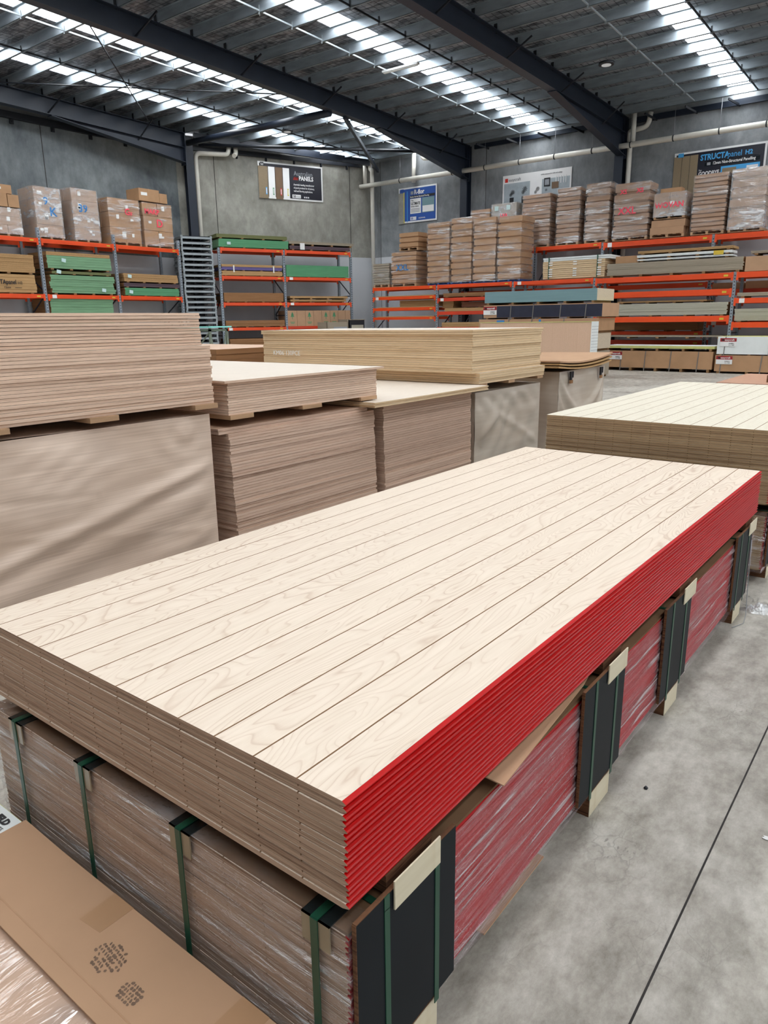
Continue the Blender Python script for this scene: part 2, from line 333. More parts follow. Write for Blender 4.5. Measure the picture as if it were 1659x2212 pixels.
# frames of reference: u runs along a rack to the viewer's right, v into it
FR = {'A': ((-18.2, 0), math.pi/2), 'D': ((-17.8, 14.85), math.atan2(.926, .376)), 'F': ((0, 19.2), 0), 'K': ((0, 20.2), 0), 'E': ((0, 18.2), 0),
      'N': ((0, 15.2), 0), 'W': ((0, 21.25), 0)}
def fr(k, u, v=0, z=0):
    (ox, oy), a = FR[k]; c, s = math.cos(a), math.sin(a)
    return (ox+u*c-v*s, oy+u*s+v*c, z)
def ang(k): return FR[k][1]

def text_mb(txt, size, x, z, y=0, align='LEFT', mb=None, mi=0, shear=0, bold=0, rot=0, ext=.002, flat=False, xs=1.0):
    """lettering as a solid mesh standing in the x-z plane (or lying on x-y when flat)"""
    cu = bpy.data.curves.new('t', 'FONT'); cu.body = txt; cu.size = size; cu.align_x = align; cu.shear = shear; cu.offset = bold; cu.extrude = ext; cu.resolution_u = 2
    ob = bpy.data.objects.new('t', cu); me = bpy.data.meshes.new_from_object(ob)
    mb = mb or MB(); c, s = math.cos(rot), math.sin(rot); vs = []
    for v in me.vertices:
        a, b = v.co.x*c*xs-v.co.y*s, v.co.x*s*xs+v.co.y*c
        vs.append((x+a, y+b, z+v.co.z) if flat else (x+a, y-v.co.z, z+b))
    mb.add(vs, [tuple(p.vertices) for p in me.polygons], mi)
    bpy.data.objects.remove(ob); bpy.data.curves.remove(cu); bpy.data.meshes.remove(me)
    return mb

# ---------------------------------------------------------------- the shell of the building
def ztop(y): return 7.25-.026*y
UC = 6.31                                   # far end of the skew wall, along its own frame
f = MB((0, 0, 0)); f.add([(-30, -12, 0), (14, -12, 0), (14, 24, 0), (-30, 24, 0)], [(0, 1, 2, 3)]); struct(f, 'floor', m_floor)
j = MB((.31, 0, 0)); j.box(.308, .3125, -8, 21.2, .0003, .0012); j.box(-19, 12, 12.55, 12.565, .0003, .0012); j.box(-19, 12, 5.9, 5.915, .0003, .0012); j.box(-19, 12, 16.6, 16.612, .0003, .0012)
struct(j, 'trim_1', m_joint)
b = MB((0, 21.25, 0)); b.box(-16.77, 14, 21.25, 21.45, 0, 6.72); struct(b, 'wall_far', m_wallfar)
b = MB()
def uvq(k, u0, u1, v0, v1, z0, z1, mb):
    P = [fr(k, u0, v0, z0), fr(k, u1, v0, z0), fr(k, u1, v1, z0), fr(k, u0, v1, z0)]
    Q = [(p[0], p[1], z1) for p in P]
    mb.add(P+Q, [(3, 2, 1, 0), (4, 5, 6, 7), (0, 1, 5, 4), (1, 2, 6, 5), (2, 3, 7, 6), (3, 0, 4, 7)])
uvq('D', -.72, UC, 1.45, 1.65, 0, 6.72, b); struct(b, 'wall_diagonal', m_walldiag)
b = MB(); b.box(-19.6, -19.4, -9, 14.9, 0, 6.6); struct(b, 'wall_left', m_wallleft)
b = MB(); b.box(-19.6, 14, -9.2, -9, 0, 7.6); struct(b, 'wall_light_block', m_wallleft)  # unseen wall behind the camera, added to keep light off near faces
b = MB()
for u in (.52, 5.4):
    uvq('D', u, u+.02, 1.447, 1.45, 0, 6.7, b)
b.box(-19.4, -19.397, 10.45, 10.47, 0, 6.5)
for x in (-16.4, -12.1, -3.2): b.box(x, x+.015, 21.247, 21.25, 0, 6.75)
struct(b, 'trim_2', m_joint)
tb = MB(); tb.box(-16.77, 14, 21.3, 21.4, 6.72, 6.93); uvq('D', -.72, UC, 1.5, 1.6, 6.72, 6.98, tb); tb.box(-19.55, -19.45, -9, 14.8, 6.6, 7.6); struct(tb, 'trim_3', M('pale_roof_flashing', (150, 154, 156), .5))
STR = [(-17.42, -16.92), (-14.68, -14.14), (-10.44, -9.88), (-4.87, -4.35), (-.6, .0), (3.6, 4.2), (7.8, 8.4)]  # last three strips are out of view, added for more light
def ymax(x): return 21.4 if x > -16.77 else max(14.75, 21.4+(x+16.77)/.376*.926)
def roofslab(mb, xa, xb, dz=.2, th=.03, y0=-9):
    ya, yb = ymax(xa), ymax(xb)
    if xa < -16.77 < xb: roofslab(mb, xa, -16.77, dz, th, y0); roofslab(mb, -16.77, xb, dz, th, y0); return
    vs = [(xa, y0, ztop(y0)+dz), (xb, y0, ztop(y0)+dz), (xb, yb, ztop(yb)+dz), (xa, ya, ztop(ya)+dz)]
    vs += [(a, b_, c+th) for a, b_, c in vs]
    mb.add(vs, [(3, 2, 1, 0), (4, 5, 6, 7), (0, 1, 5, 4), (1, 2, 6, 5), (2, 3, 7, 6), (3, 0, 4, 7)])
b = MB(); xs = [-19.5]+[c for s_ in STR for c in s_]+[12]
for i in range(0, len(xs), 2): roofslab(b, xs[i], xs[i+1])
[b.add([(xa, -9, ztop(-9)+.2), (xb, -9, ztop(-9)+.2), (xb, -4.5, ztop(-4.5)+.2), (xa, -4.5, ztop(-4.5)+.2)], [(3, 2, 1, 0)]) for xa, xb in STR]  # unseen foil added over the strips behind the camera, dimming near faces
struct(b, 'ceiling', m_foil)
for i, (xa, xb) in enumerate(STR):
    b = MB(); roofslab(b, xa, xb, .215, .004, -4.5); struct(b, 'window_%d' % (i+1), m_sky)

# purlins (one thing each), laid along x over the rafters
for k in range(-12, 9):
    y = 13.75+.875*k; z = ztop(y)
    x0 = -19.3 if y < 14.7 else -16.7+(y-21.4)*.376/.926
    p = MB((x0, y, z)); x1 = 11.5
    p.box(x0, x1, y, y+.006, z, z+.2); p.box(x0, x1, y, y+.05, z, z+.006); p.box(x0, x1, y-.045, y+.005, z+.194, z+.2); p.box(x0, x1, y+.044, y+.05, z, z+.022)
    t = thing('roof_purlin', 'long galvanised steel purlin spanning over the navy rafters', 'purlin', (x0, y, z), group='roof purlins')
    p.build('channel', m_purlin, t)
    for xr in (-18.7, -12.7, -7.6):
        if xr > x0+.1:
            c = MB((x0, y, z)); c.box(xr-.035, xr+.035, y-.012, y-.002, z-.03, z+.15); c.build('cleat', m_dark, t)
    for xr, mt in ((-16.25, m_dark), (-14.5, m_galvpost), (-10.7, m_galvpost), (-9.2, m_dark), (-5.67, m_galvpost), (-4.17, m_dark)):
        if xr > x0+.1 and k < 8:
            c = MB((x0, y, z)); c.bar((xr, y+.02, z+.03), (xr, y+.875, z+.03-.026*.875), .022, .03); c.bar((xr, y-.01, z-.035), (xr, y-.01, z+.12), .03, .008); c.build('bridging_rod', mt, t)

def rafter(name, x, y0, y1, yh, zend, label):
    t = thing(name, label, 'rafter', (x, y1, 0)); o = (x, y1, 0)
    fw_ = .11
    def seg(mb, ya, yb, za0, zb0, za1, zb1, w):
        vs = [(x-w, ya, za0), (x+w, ya, za0), (x+w, yb, zb0), (x-w, yb, zb0), (x-w, ya, za1), (x+w, ya, za1), (x+w, yb, zb1), (x-w, yb, zb1)]
        mb.add(vs, [(3, 2, 1, 0), (4, 5, 6, 7), (0, 1, 5, 4), (1, 2, 6, 5), (2, 3, 7, 6), (3, 0, 4, 7)])
    d = .4; zt = lambda y: ztop(y)-.005
    m = MB(o); seg(m, y0, y1, zt(y0)-d, zt(y1)-d, zt(y0), zt(y1), .008); m.build('web', m_steel, t)
    m = MB(o); seg(m, y0, y1, zt(y0)-.016, zt(y1)-.016, zt(y0), zt(y1), fw_); m.build('top_flange', m_steel, t)
    m = MB(o); seg(m, y0, y1, zt(y0)-d-.016, zt(y1)-d-.016, zt(y0)-d, zt(y1)-d, fw_); m.build('bottom_flange', m_steel, t)
    m = MB(o); zc = zt(yh)-d-.02
    seg(m, yh, y1, zc, zend, zc+.01, zt(y1)-d-.016, .008); seg(m, yh, y1, zc-.016, zend-.016, zc, zend, fw_); m.build('haunch', m_steel, t)
    m = MB(o); m.box(x-.12, x+.12, y1-.04, y1-.005, zend-.08, zt(y1)); m.build('end_plate', m_steel, t)
    yy = y1-1.6
    while yy > y0:
        for sx in (1,):
            m = MB(o); m.bar((x+sx*.5, yy+.2, ztop(yy)+.0), (x+sx*.02, yy, zt(yy)-d+.02 if yy < yh+.5 else zt(yy)-d-.1), .03, .03); m.build('fly_brace', m_dark, t)
        yy -= 2.65
    return t
rafter('roof_rafter', -12.7, -2, 21.05, 16.4, 5.72, 'navy steel rafter in the middle, ending left of the pale room-scene sign')
rafter('roof_rafter', -7.6, -2, 21.05, 16.4, 5.72, 'navy steel rafter farthest right, running down to the post with white pipes beside it')
rafter('roof_rafter', -18.75, -2, 14.6, 10.4, 6.05, 'navy steel rafter at left above the wrapped carton pallets')
def column(x, y, rz, zt_, label):
    t = thing('steel_column', label, 'column', (x, y, 0), rz)
    m = MB(); m.box(-.12, .12, -.008, .008, 0, zt_) if False else m.box(-.006, .006, -.13, .13, 0, zt_); m.build('web', m_steel, t)
    for s_ in (-1, 1):
        m = MB(); m.box(-.125, .125, s_*.13-.008, s_*.13+.008, 0, zt_); m.build('flange', m_steel, t)
    m = MB(); m.box(-.16, .16, -.2, .2, 0, .02); m.build('base_plate', m_steel, t)
column(-12.75, 21.08, 0, 6.7, 'navy steel column on the far wall between the blue sign and the room-scene sign')
column(-7.65, 21.08, 0, 6.7, 'navy steel column on the far wall with white downpipe at its right')
p = fr('D', -.35, 1.2); column(p[0], p[1], ang('D'), 6.85, 'navy steel column at left behind the stack of grey steel stillages')

# eave members
def member(name, label, cat, p0, p1, w, h, mat=m_steel, tube=False):
    m = MB(p0)
    m.tube([p0, p1], w, 12) if tube else m.bar(p0, p1, w, h)
    return tag(m.build(name, mat), label, cat)
a0 = fr('D', -.2, 1.0); a1 = fr('D', 6.0, 1.08)
member('eave_beam', 'navy steel beam along the top of the skew wall above the dark panel sign', 'beam', (a0[0], a0[1], 6.86), (a1[0], a1[1], 6.66), .12, .2)
a0 = fr('D', -.2, 1.41); a1 = fr('D', 6.2, 1.42)
member('wall_top_angle', 'dark steel angle fixed along the head of the skew wall', 'steel angle', (a0[0], a0[1], 6.62), (a1[0], a1[1], 6.62), .05, .14, m_dark)
member('roof_strut', 'round navy steel tube spanning from the left column up to the middle rafter', 'strut', (-18.75, 14.75, 6.62), (-12.75, 14.5, 6.42), .09, 0, m_steel, True)
member('knee_brace', 'sloping navy brace from the middle rafter down to the wall corner', 'brace', (-12.72, 15.04, 6.42), (-16.3, 21.0, 6.4), .08, .1)
member('corner_strut', 'thin dark tube running along above the corner of the two walls', 'strut', (-18.6, 15.05, 6.6), (-12.85, 20.9, 6.5), .045, 0, m_dark, True)
for p0, p1, lb in (((-13.63, 8.49, 7.0), (-17.9, 12.78, 6.75), 'thin dark tie rod crossing down towards the left column'), ((-18.6, 8.2, 6.85), (-12.8, 14.2, 6.75), 'long thin dark tie rod crossing under the left skylight strips')):
    member('tie_rod', lb, 'tie rod', p0, p1, .014, 0, m_dark, True)
member('eave_beam', 'dark steel eave beam along the head of the far wall right of the right rafter', 'beam', (-7.4, 21.2, 6.62), (11, 21.2, 6.62), .08, .14)
member('eave_beam', 'dark steel eave beam along the head of the far wall between the two right rafters', 'beam', (-12.5, 21.2, 6.66), (-7.9, 21.2, 6.66), .08, .12)
member('wall_top_angle', 'dark steel angle along the head of the left wall above the wrapped pallets', 'steel angle', (-19.33, 2, 6.52), (-19.33, 14.5, 6.52), .1, .16, m_dark)
for i in range(5):
    q = (-19.36, 8.6+1.1*i, 6.4); m = MB(q); m.box(-19.39, -19.36, q[1]-.05, q[1]+.05, 6.33, 6.45); m.box(-19.36, -19.34, q[1]-.02, q[1]+.02, 6.36, 6.45)
    tag(m.build('wall_bracket', m_dark), 'small dark bracket under the steel angle on the left wall', 'bracket', 'brackets on the left wall')
for i in range(5):
    q = fr('D', 1.3+1.0*i, 1.42, 6.5); m = MB(q); m.bar((q[0], q[1], 6.44), (q[0], q[1], 6.56), .08, .03)
    tag(m.build('wall_bracket', m_dark), 'small dark bracket under the angle above the dark panel sign', 'bracket', 'brackets on the skew wall')
for i in range(9):
    x = -12.0+1.05*i; m = MB((x, 21.2, 6.6)); m.bar((x, 21.22, 6.55), (x-.18, 20.75, 6.64), .03, .05)
    tag(m.build('eave_bracket', m_dark), 'dark bracket stub between the last purlin and the far wall', 'bracket', 'stubs on the far wall')

# ---------------------------------------------------------------- pipes
def arc(c, r, a0, a1, ax1, ax2, n=6):
    c = Vector(c); return [c+Vector(ax1)*(r*math.cos(a0+(a1-a0)*i/n))+Vector(ax2)*(r*math.sin(a0+(a1-a0)*i/n)) for i in range(n+1)]
t = thing('drain_pipe', 'long white pipe slung along the far wall behind the steel columns', 'pipe', (-17, 20.8, 5.95))
o = (-17, 20.8, 5.95)
m = MB(o); m.tube([(-16.95, 20.8, 5.93), (11, 20.8, 5.93)], .075, 14); m.build('pipe', m_pvc, t)
for x in (-15.2, -13.1, -11.9, -10.7, -9.55, -8.4, -7.3, -6.15, -5.0, -3.9, -2.8):
    m = MB(o); m.tube([(x, 20.8, 5.93), (x+.03, 20.8, 5.93)], .083, 14); h = m.build('clamp', m_dark, t)
    m = MB(o); m.tube([(x+.015, 20.8, 6.0), (x+.015, 20.8, 6.7)], .006, 5); m.build('hanger_wire', m_wire, t)
def pipe(pts, label, r=.07):
    m = MB(pts[0]); q = []
    for i, p in enumerate(pts):
        p = Vector(p)
        if 0 < i < len(pts)-1:
            a = Vector(pts[i-1]); b_ = Vector(pts[i+1]); d0 = (a-p).normalized(); d1 = (b_-p).normalized(); rr = min(.16, (a-p).length/2.1, (b_-p).length/2.1)
            for k in range(7):
                s_ = k/6; q.append((p+d0*rr)*(1-s_)**2+p*2*s_*(1-s_)+(p+d1*rr)*s_**2)
        else: q.append(p)
    m.tube(q, r, 12); return tag(m.build('downpipe', m_pvc), label, 'pipe')
D = lambda u, v, z: fr('D', u, v, z)
pipe([D(-.1, 1.27, .02), D(-.1, 1.27, 6.45), D(.95, 1.27, 6.5), D(1.0, 1.27, 6.72)], 'white downpipe at the left end of the skew wall, right of the navy column')
pipe([D(1.22, 1.27, 6.72), D(1.22, 1.27, 6.55), D(1.1, 1.1, 6.45)], 'short white pipe elbow under the beam at the skew wall')
pipe([D(5.95, 1.3, 6.8), D(5.95, 1.3, 6.02)], 'short white vertical pipe dropping to the long drain pipe in the corner')
pipe([D(6.1, 1.25, 6.8), D(6.12, 1.25, 6.5), (-16.55, 20.98, 6.46), (-16.55, 20.98, .02)], 'white downpipe running down the corner of the two walls')
pipe([(-14.75, 21.0, 6.75), (-14.75, 20.98, 5.85)], 'white pipe drop above the blue flooring sign')
pipe([(-14.4, 21.0, 6.75), (-14.4, 21.0, 6.55), (-13.9, 21.0, 6.5)], 'white pipe elbow beside the drop above the blue sign')
pipe([(-7.27, 20.9, 6.8), (-7.27, 20.9, 6.02)], 'white vertical pipe above the drain pipe, right of the right column')
pipe([(-6.9, 21.13, 6.75), (-6.95, 21.13, 6.4), (-7.5, 21.13, 6.35), (-7.42, 21.13, 6.0), (-7.42, 21.13, .02)], 'white bent downpipe beside the right navy column')

# ---------------------------------------------------------------- hanging roof fittings
for q, lb in (((-6.16, 15.99, 6.55), 'round black pendant lamp hanging on a chain below the right roof bay'), ((-15.3, 15.56, 6.55), 'small round black pendant lamp near the round roof tube')):
    t = thing('pendant_lamp', lb, 'lamp', q)
    m = MB(q); m.tube([q, (q[0], q[1], q[2]+.05)], .16, 20); m.build('housing', m_dark, t)
    m = MB(q); m.tube([(q[0], q[1], q[2]-.01), (q[0], q[1], q[2]+.005)], .1, 20); m.build('lens', m_lampw, t)
    m = MB(q); m.tube([(q[0], q[1], q[2]+.05), (q[0], q[1], ztop(q[1])+.1)], .006, 6); m.build('chain', m_wire, t)
q = (-11.05, 10.43, 7.08); t = thing('roof_vent', 'round white vent set in the foil between the purlins', 'vent', q)
m = MB(q); m.tube([q, (q[0], q[1], q[2]+.09)], .13, 20); m.build('dome', m_signwhite, t)
m = MB(q); m.tube([(q[0], q[1], q[2]-.02), (q[0], q[1], q[2]-.005)], .11, 20); m.build('grille', m_dark, t)
q = (-10.2, 14.0, 6.84); t = thing('batten_light', 'long slim white batten light under the purlins', 'lamp', q)
m = MB(q); m.bar((-10.65, 14.0, 6.82), (-9.7, 14.05, 6.83), .1, .04); m.build('body', m_signwhite, t)
m = MB(q); m.bar((-10.62, 14.0, 6.79), (-9.73, 14.05, 6.8), .06, .02); m.build('diffuser', m_paper, t)

# ---------------------------------------------------------------- wall signs (u, z on the wall)
def sign(k, u0, u1, z0, z1, v, label, name='wall_sign'):
    o = fr(k, u0, v, z0); t = thing(name, label, 'sign', o, ang(k))
    m = MB(); m.box(0, u1-u0, -.02, 0, 0, z1-z0); m.build('board', m_signwhite, t)
    return t
def panel(t, x0, x1, z0, z1, mat, name='panel', y=-.024, sk=0):
    m = MB(); m.add([(x0, y, z0), (x1, y, z0), (x1+sk, y, z1), (x0+sk, y, z1), (x0, y+.01, z0), (x1, y+.01, z0), (x1+sk, y+.01, z1), (x0+sk, y+.01, z1)],
                    [(0, 1, 2, 3), (7, 6, 5, 4), (4, 5, 1, 0), (5, 6, 2, 1), (6, 7, 3, 2), (7, 4, 0, 3)]); return m.build(name, mat, t)
def words(t, txt, size, x, z, mat, y=-.026, name='lettering', **k):
    return text_mb(txt, size, x, z, y, **k).build(name, mat, t)
t = sign('D', 2.0, 4.34, 5.32, 6.44, 1.44, 'large dark sign with four upright board samples, high on the skew wall')
panel(t, .05, 2.29, .05, 1.07, m_signnavy, 'dark_field')
for x0, x1, mt, tg in ((.0, .33, m_signbrown, m_signcyan), (.35, .58, m_signwhite, m_green2), (.60, .85, m_signbrown2, m_signred), (.87, 1.10, m_signwhite, m_signyell)):
    c = panel(t, x0, x1, -.0, .98, mt, 'board_sample', -.034); m = MB(); m.box(x1-.09, x1-.04, -.037, -.034, .12, .34); m.build('colour_tab', tg, c)
    m = MB(); m.box(x1-.075, x1-.055, -.039, -.037, .15, .31); m.build('tab_lettering', m_signwhite, c)
panel(t, .08, .2, .98, 1.1, m_dark, 'corner_block', -.034); words(t, '50', .1, .09, 1.0, m_signwhite, -.036)
words(t, 'Australian', .2, 1.27, .78, m_signgrey, xs=.85); words(t, 'PANELS', .185, 1.45, .64, m_signwhite, bold=.006, xs=.85)
panel(t, 1.24, 1.42, .64, .74, m_signred, 'red_flash', sk=.04)
for i, s_ in enumerate(("Australia's leading manufacturer", 'of panel products for all joinery,', 'wall and flooring applications.')):
    words(t, s_, .082, 1.25, .47-.1*i, m_signwhite, xs=.72, bold=.001)
panel(t, 1.19, 1.5, .07, .18, m_signwhite, 'white_tab', -.028); words(t, '50', .1, 1.22, .09, m_inkdk, -.031, bold=.002); words(t, 'YEARS', .05, 1.34, .1, m_inkgrey, -.031)
for i, x in enumerate((1.62, 1.69, 1.76)): panel(t, x, x+.045, .09, .135, m_signwhite, 'emblem', -.028)
t = sign('W', -15.56, -13.96, 4.62, 5.76, -.01, 'blue sign with a white text panel on the far wall near the corner')
panel(t, .05, 1.55, .05, 1.09, m_signblue, 'blue_field'); panel(t, .0, .22, -.02, .98, m_walldiag, 'sample_strip', -.032); panel(t, .22, .25, .0, 1.0, m_signyell, 'yellow_strip', -.03); panel(t, .08, .22, .99, 1.1, m_signblue, 'corner_block', -.034)
panel(t, .36, .38, .02, 1.02, m_signcyan, 'cyan_strip', -.03)
panel(t, .5, .95, .28, .76, m_signwhite, 'text_panel', -.03); panel(t, 1.0, 1.5, .28, .76, m_bluebrd, 'diagram', -.03); panel(t, 1.02, 1.48, .3, .5, m_signwhite, 'diagram_table', -.034)
panel(t, .48, 1.52, .78, .86, m_inkdk, 'dark_band', -.03)
words(t, 'R-flor', .2, .66, .9, m_signwhite, bold=.006, xs=.9); panel(t, .52, .63, .9, 1.0, m_signgrey, 'logo_bars', -.03)
words(t, 'Radiant Barrier Structural Flooring', .07, .5, .795, m_signwhite, -.034, xs=.8, bold=.001)
words(t, 'The', .07, .53, .68, m_inkdk, -.034); words(t, 'ULTIMATE', .125, .53, .56, m_inkdk, -.034, bold=.002, xs=.68); words(t, 'Sub-floor Solution', .06, .53, .49, m_inkdk, -.034, xs=.75)
for i in range(3): panel(t, .53, .9, .33+.045*i, .345+.045*i, m_inkgrey, 'small_print', -.034)
panel(t, .5, .75, .07, .18, m_signwhite, 'white_tab', -.03); words(t, '50', .1, .52, .09, m_signblue, -.034, bold=.002); words(t, 'AUSPANEL', .06, .85, .1, m_signwhite, -.03)
t = sign('W', -11.46, -9.16, 4.72, 5.68, -.01, 'pale white sign with a room scene of plants, on the far wall')
panel(t, .05, 2.25, .03, .72, M('sign_room_wall', (166, 176, 182), .4), 'room_scene'); panel(t, .05, 2.25, .03, .12, m_signgrey, 'scene_floor', -.027); panel(t, .95, 1.35, .12, .72, m_signwhite, 'scene_wall', -.027)
panel(t, .08, .18, .76, .87, m_signred, 'red_square'); words(t, 'easycraft', .12, .2, .78, m_inkgrey); words(t, 'stylish solutions for walls and ceilings', .052, 1.3, .84, m_inkgrey, xs=.9)
for x, z, r in ((.36, .45, .09), (.3, .38, .07), (.78, .5, .1), (.72, .42, .07), (1.22, .46, .08), (1.15, .38, .06), (1.5, .4, .05)):
    m = MB(); vs = []
    for k in range(9):
        a = k*math.pi*2/9; vs += [(x, -.034, z), (x+r*math.cos(a), -.034, z+r*math.sin(a)), (x+r*.6*math.cos(a+.35), -.034, z+r*.6*math.sin(a+.35))]
    m.add(vs, [(3*k, 3*k+1, 3*k+2) for k in range(9)]); m.build('plant', m_inkdk, t)
for x in (.33, .75, 1.2): panel(t, x-.07, x+.07, .1, .3, m_inkdk, 'plant_pot', -.034)
panel(t, 1.42, 1.62, .5, .74, m_inkdk, 'picture_frame', -.034); panel(t, 1.45, 1.59, .54, .7, m_signgrey, 'picture', -.036)
panel(t, 1.68, 1.9, .42, .6, m_signbrown2, 'basin', -.034)
for i in range(5): panel(t, 1.8+.08*i, 1.82+.08*i, .55, .76, m_signwhite, 'wall_rail', -.03)
t = sign('W', -6.19, -3.9, 4.6, 5.62, -.01, 'dark sign with large light blue heading on the far wall at right')
panel(t, .05, 2.24, .03, .97, m_signnavy, 'dark_field')
for i in range(3): panel(t, .0+.21*i, .2+.21*i, -.3, .92, m_signbrown, 'board_sample', -.034)
panel(t, .1, .24, .9, 1.0, m_signcyan, 'corner_block', -.036)
words(t, 'STRUCTA', .2, .68, .76, m_signcyan, bold=.006, xs=.82); words(t, 'panel', .2, 1.36, .76, m_signcyan, xs=.82); words(t, 'H2', .15, 1.78, .77, m_signcyan, bold=.004)
panel(t, .8, 2.15, .72, .73, m_signgrey, 'rule'); panel(t, .8, 2.15, .6, .7, m_black, 'dark_band', -.026); words(t, '12mm Non-Structural Panelling', .105, 1.0, .625, m_signwhite, -.029, xs=.78, bold=.002); panel(t, .86, .95, .62, .69, m_signgrey, 'emblem', -.028)
words(t, 'Say', .06, .66, .5, m_signwhite); words(t, 'GOODBYE', .14, .66, .38, m_signwhite, bold=.004, xs=.78); words(t, 'to', .07, 1.2, .38, m_signwhite); words(t, 'Non-Structural Ply', .09, .66, .28, m_signwhite, bold=.003, xs=.8)
panel(t, 1.22, 2.16, .05, .55, m_signcyan, 'photo_frame', -.03); panel(t, 1.26, 1.6, .05, .5, m_signbrown, 'photo', -.034); panel(t, 1.85, 2.12, .35, .5, m_signwhite, 'photo_tab', -.034)

# ---------------------------------------------------------------- racking
def rack(k, posts, depth, H, beams, label, name='pallet_rack', rear_mat=m_galvpost):
    """posts: u of each upright frame; beams: (bay index, z top, height, material)"""
    o = fr(k, posts[0], 0, 0); t = thing(name, label, 'rack', o, ang(k)); u0 = posts[0]
    for i, u in enumerate(posts):
        x = u-u0; m = MB()
        for y in (0, depth-.08): m.box(x-.035, x+.035, y, y+.07, 0, H)
        fr_ = m.build('upright', m_galv, t)
        m = MB(); z = .3; s_ = 0
        while z < H-.95:
            m.bar((x, .05, z), (x, depth-.05, z), .02, .03); m.bar((x, .05 if s_ else depth-.05, z), (x, depth-.05 if s_ else .05, z+.55), .02, .03); z += .62; s_ = 1-s_
        m.build('bracing', m_steel, fr_)
        m = MB(); z = .1
        while z < H-.05: m.box(x-.012, x+.012, -.002, .002, z, z+.025); z += .075
        m.build('slots', m_dark, fr_)
    for (b_, zt_, h, mt) in beams:
        xa, xb = posts[b_]-u0+.036, posts[b_+1]-u0-.036
        for y, nme in ((-.02, 'beam'), (depth-.05, 'beam')):
            m = MB(); m.box(xa, xb, y, y+.045, zt_-h, zt_); m.box(xa, xb, y-.003, y, zt_-h*.6, zt_-h*.4)
            for e in (xa, xb-.05): m.box(e, e+.05, y-.008, y, zt_-h-.06, zt_+.01)
            bb = m.build(nme, mt, t)
            if y < 0:
                m = MB(); m.box(xb-.22, xb-.12, -.026, -.0235, zt_-h*.7, zt_-h*.35); m.build('load_plate', m_yellow, bb)
                if (b_*7+int(zt_*3)) % 3 == 0: m = MB(); m.box(xa+.12, xa+.24, -.026, -.0235, zt_-h*.95, zt_-h*.05); m.build('bay_label', m_paper, bb)
    return t
OR, OD = m_orange, m_orangedk
rack('A', [2.9, 5.05, 7.2, 9.4, 11.54, 13.7], 1.0, 3.72, [(b_, z, .1, OR) for b_ in range(5) for z in (3.46, 2.1, .7)], 'orange and grey pallet rack along the left wall, loaded with wrapped cartons on top')
rack('D', [.03, 2.18, 4.63], 1.0, 3.57, [(b_, z, .09, OR) for b_ in (0, 1) for z in (3.57, 2.74, 1.94)]+[(0, 1.17, .09, OR), (1, 1.18, .09, OD)], 'orange and grey rack on the skew wall under the dark panel sign')
rack('F', [-15.2, -12.6, -9.92, -7.44, -3.88, -1.2, 1.5], .85, 2.375,
     [(0, 2.39, .1, OR), (1, 2.39, .1, OR), (2, 2.38, .1, OR), (3, 2.36, .13, OR), (4, 2.36, .13, OR), (0, 2.08, .09, OR), (0, 1.73, .09, OR), (0, 1.43, .08, OR), (0, 1.05, .08, OR),
      (1, 1.99, .1, OD), (1, 1.58, .1, OD), (1, 1.1, .1, OD), (2, 1.99, .1, OD), (2, 1.58, .1, OD), (3, 1.98, .14, OR), (3, 1.34, .14, OR), (4, 1.75, .12, OR), (4, 1.18, .13, OR), (5, 2.36, .13, OR), (5, 1.18, .13, OR)],
     'long low front rack of orange beams before the far wall, with blue pallets on top')
rack('K', [-12.35, -9.75, -7.67, -4.72, -1.8, 1.2], .68, 3.37,
     [(0, 3.38, .1, OR), (1, 3.38, .1, OR), (2, 3.36, .13, OR), (3, 3.36, .13, OR), (4, 3.36, .13, OR), (0, 2.2, .1, OR), (1, 2.2, .1, OR), (2, 2.2, .1, OR), (2, .94, .11, OR), (2, .69, .1, OD), (3, 1.2, .1, OR), (1, .94, .11, OR), (3, 2.0, .1, OD)],
     'tall back rack against the far wall carrying stacked flat cartons below the signs')

# ---------------------------------------------------------------- goods on racks
def one(k, u0, u1, z0, z1, v0, d, mats, name, label, cat, group=None, top=None, face_end=None, n=1, jit=.012, t_gap=.002, endmat=None, bear=0, bear_n=4, bmat=m_wooddk):
    """a pack of n loose sheets (each its own object) lying on timber bearers"""
    zb = z0+bear; pitch = (z1-zb)/n
    proto = None
    Lx = u1-u0
    for i in range(n):
        jx, jy = (random.uniform(-jit, jit), random.uniform(-jit, jit)*.6) if n > 1 else (0, 0)
        loc = fr(k, u0+jx, v0+jy, zb+i*pitch)
        if proto is None:
            m = MB(); ms = [mats, top or mats, endmat or mats]
            h = pitch-t_gap*(n > 1)
            m.add([(0, 0, 0), (Lx, 0, 0), (Lx, d, 0), (0, d, 0), (0, 0, h), (Lx, 0, h), (Lx, d, h), (0, d, h)],
                  [(3, 2, 1, 0), (4, 5, 6, 7), (0, 1, 5, 4), (1, 2, 6, 5), (2, 3, 7, 6), (3, 0, 4, 7)], [0, 1, 0, 2, 0, 2])
            proto = m.build(name, ms, loc=loc, rz=ang(k)); ob = proto
        else:
            ob = proto.copy(); COL.objects.link(ob); ob.location = [c*S for c in loc]
        tag(ob, label, cat, (group or 'sheets in the '+label.split(' in the ')[-1]) if n > 1 else group)
    if bear:
        m = MB(); m.box(-.04, .04, 0, d*.96, 0, bear); pr = None
        for i in range(bear_n):
            loc = fr(k, u0+.12+(Lx-.24)*i/(bear_n-1), v0-.005, z0)
            if pr is None: pr = m.build('timber_bearer', bmat, loc=loc, rz=ang(k)); ob = pr
            else: ob = pr.copy(); COL.objects.link(ob); ob.location = [c*S for c in loc]
            tag(ob, 'timber bearer under '+BL[0], 'bearer', 'bearers under '+BL[0])
BL = ['']
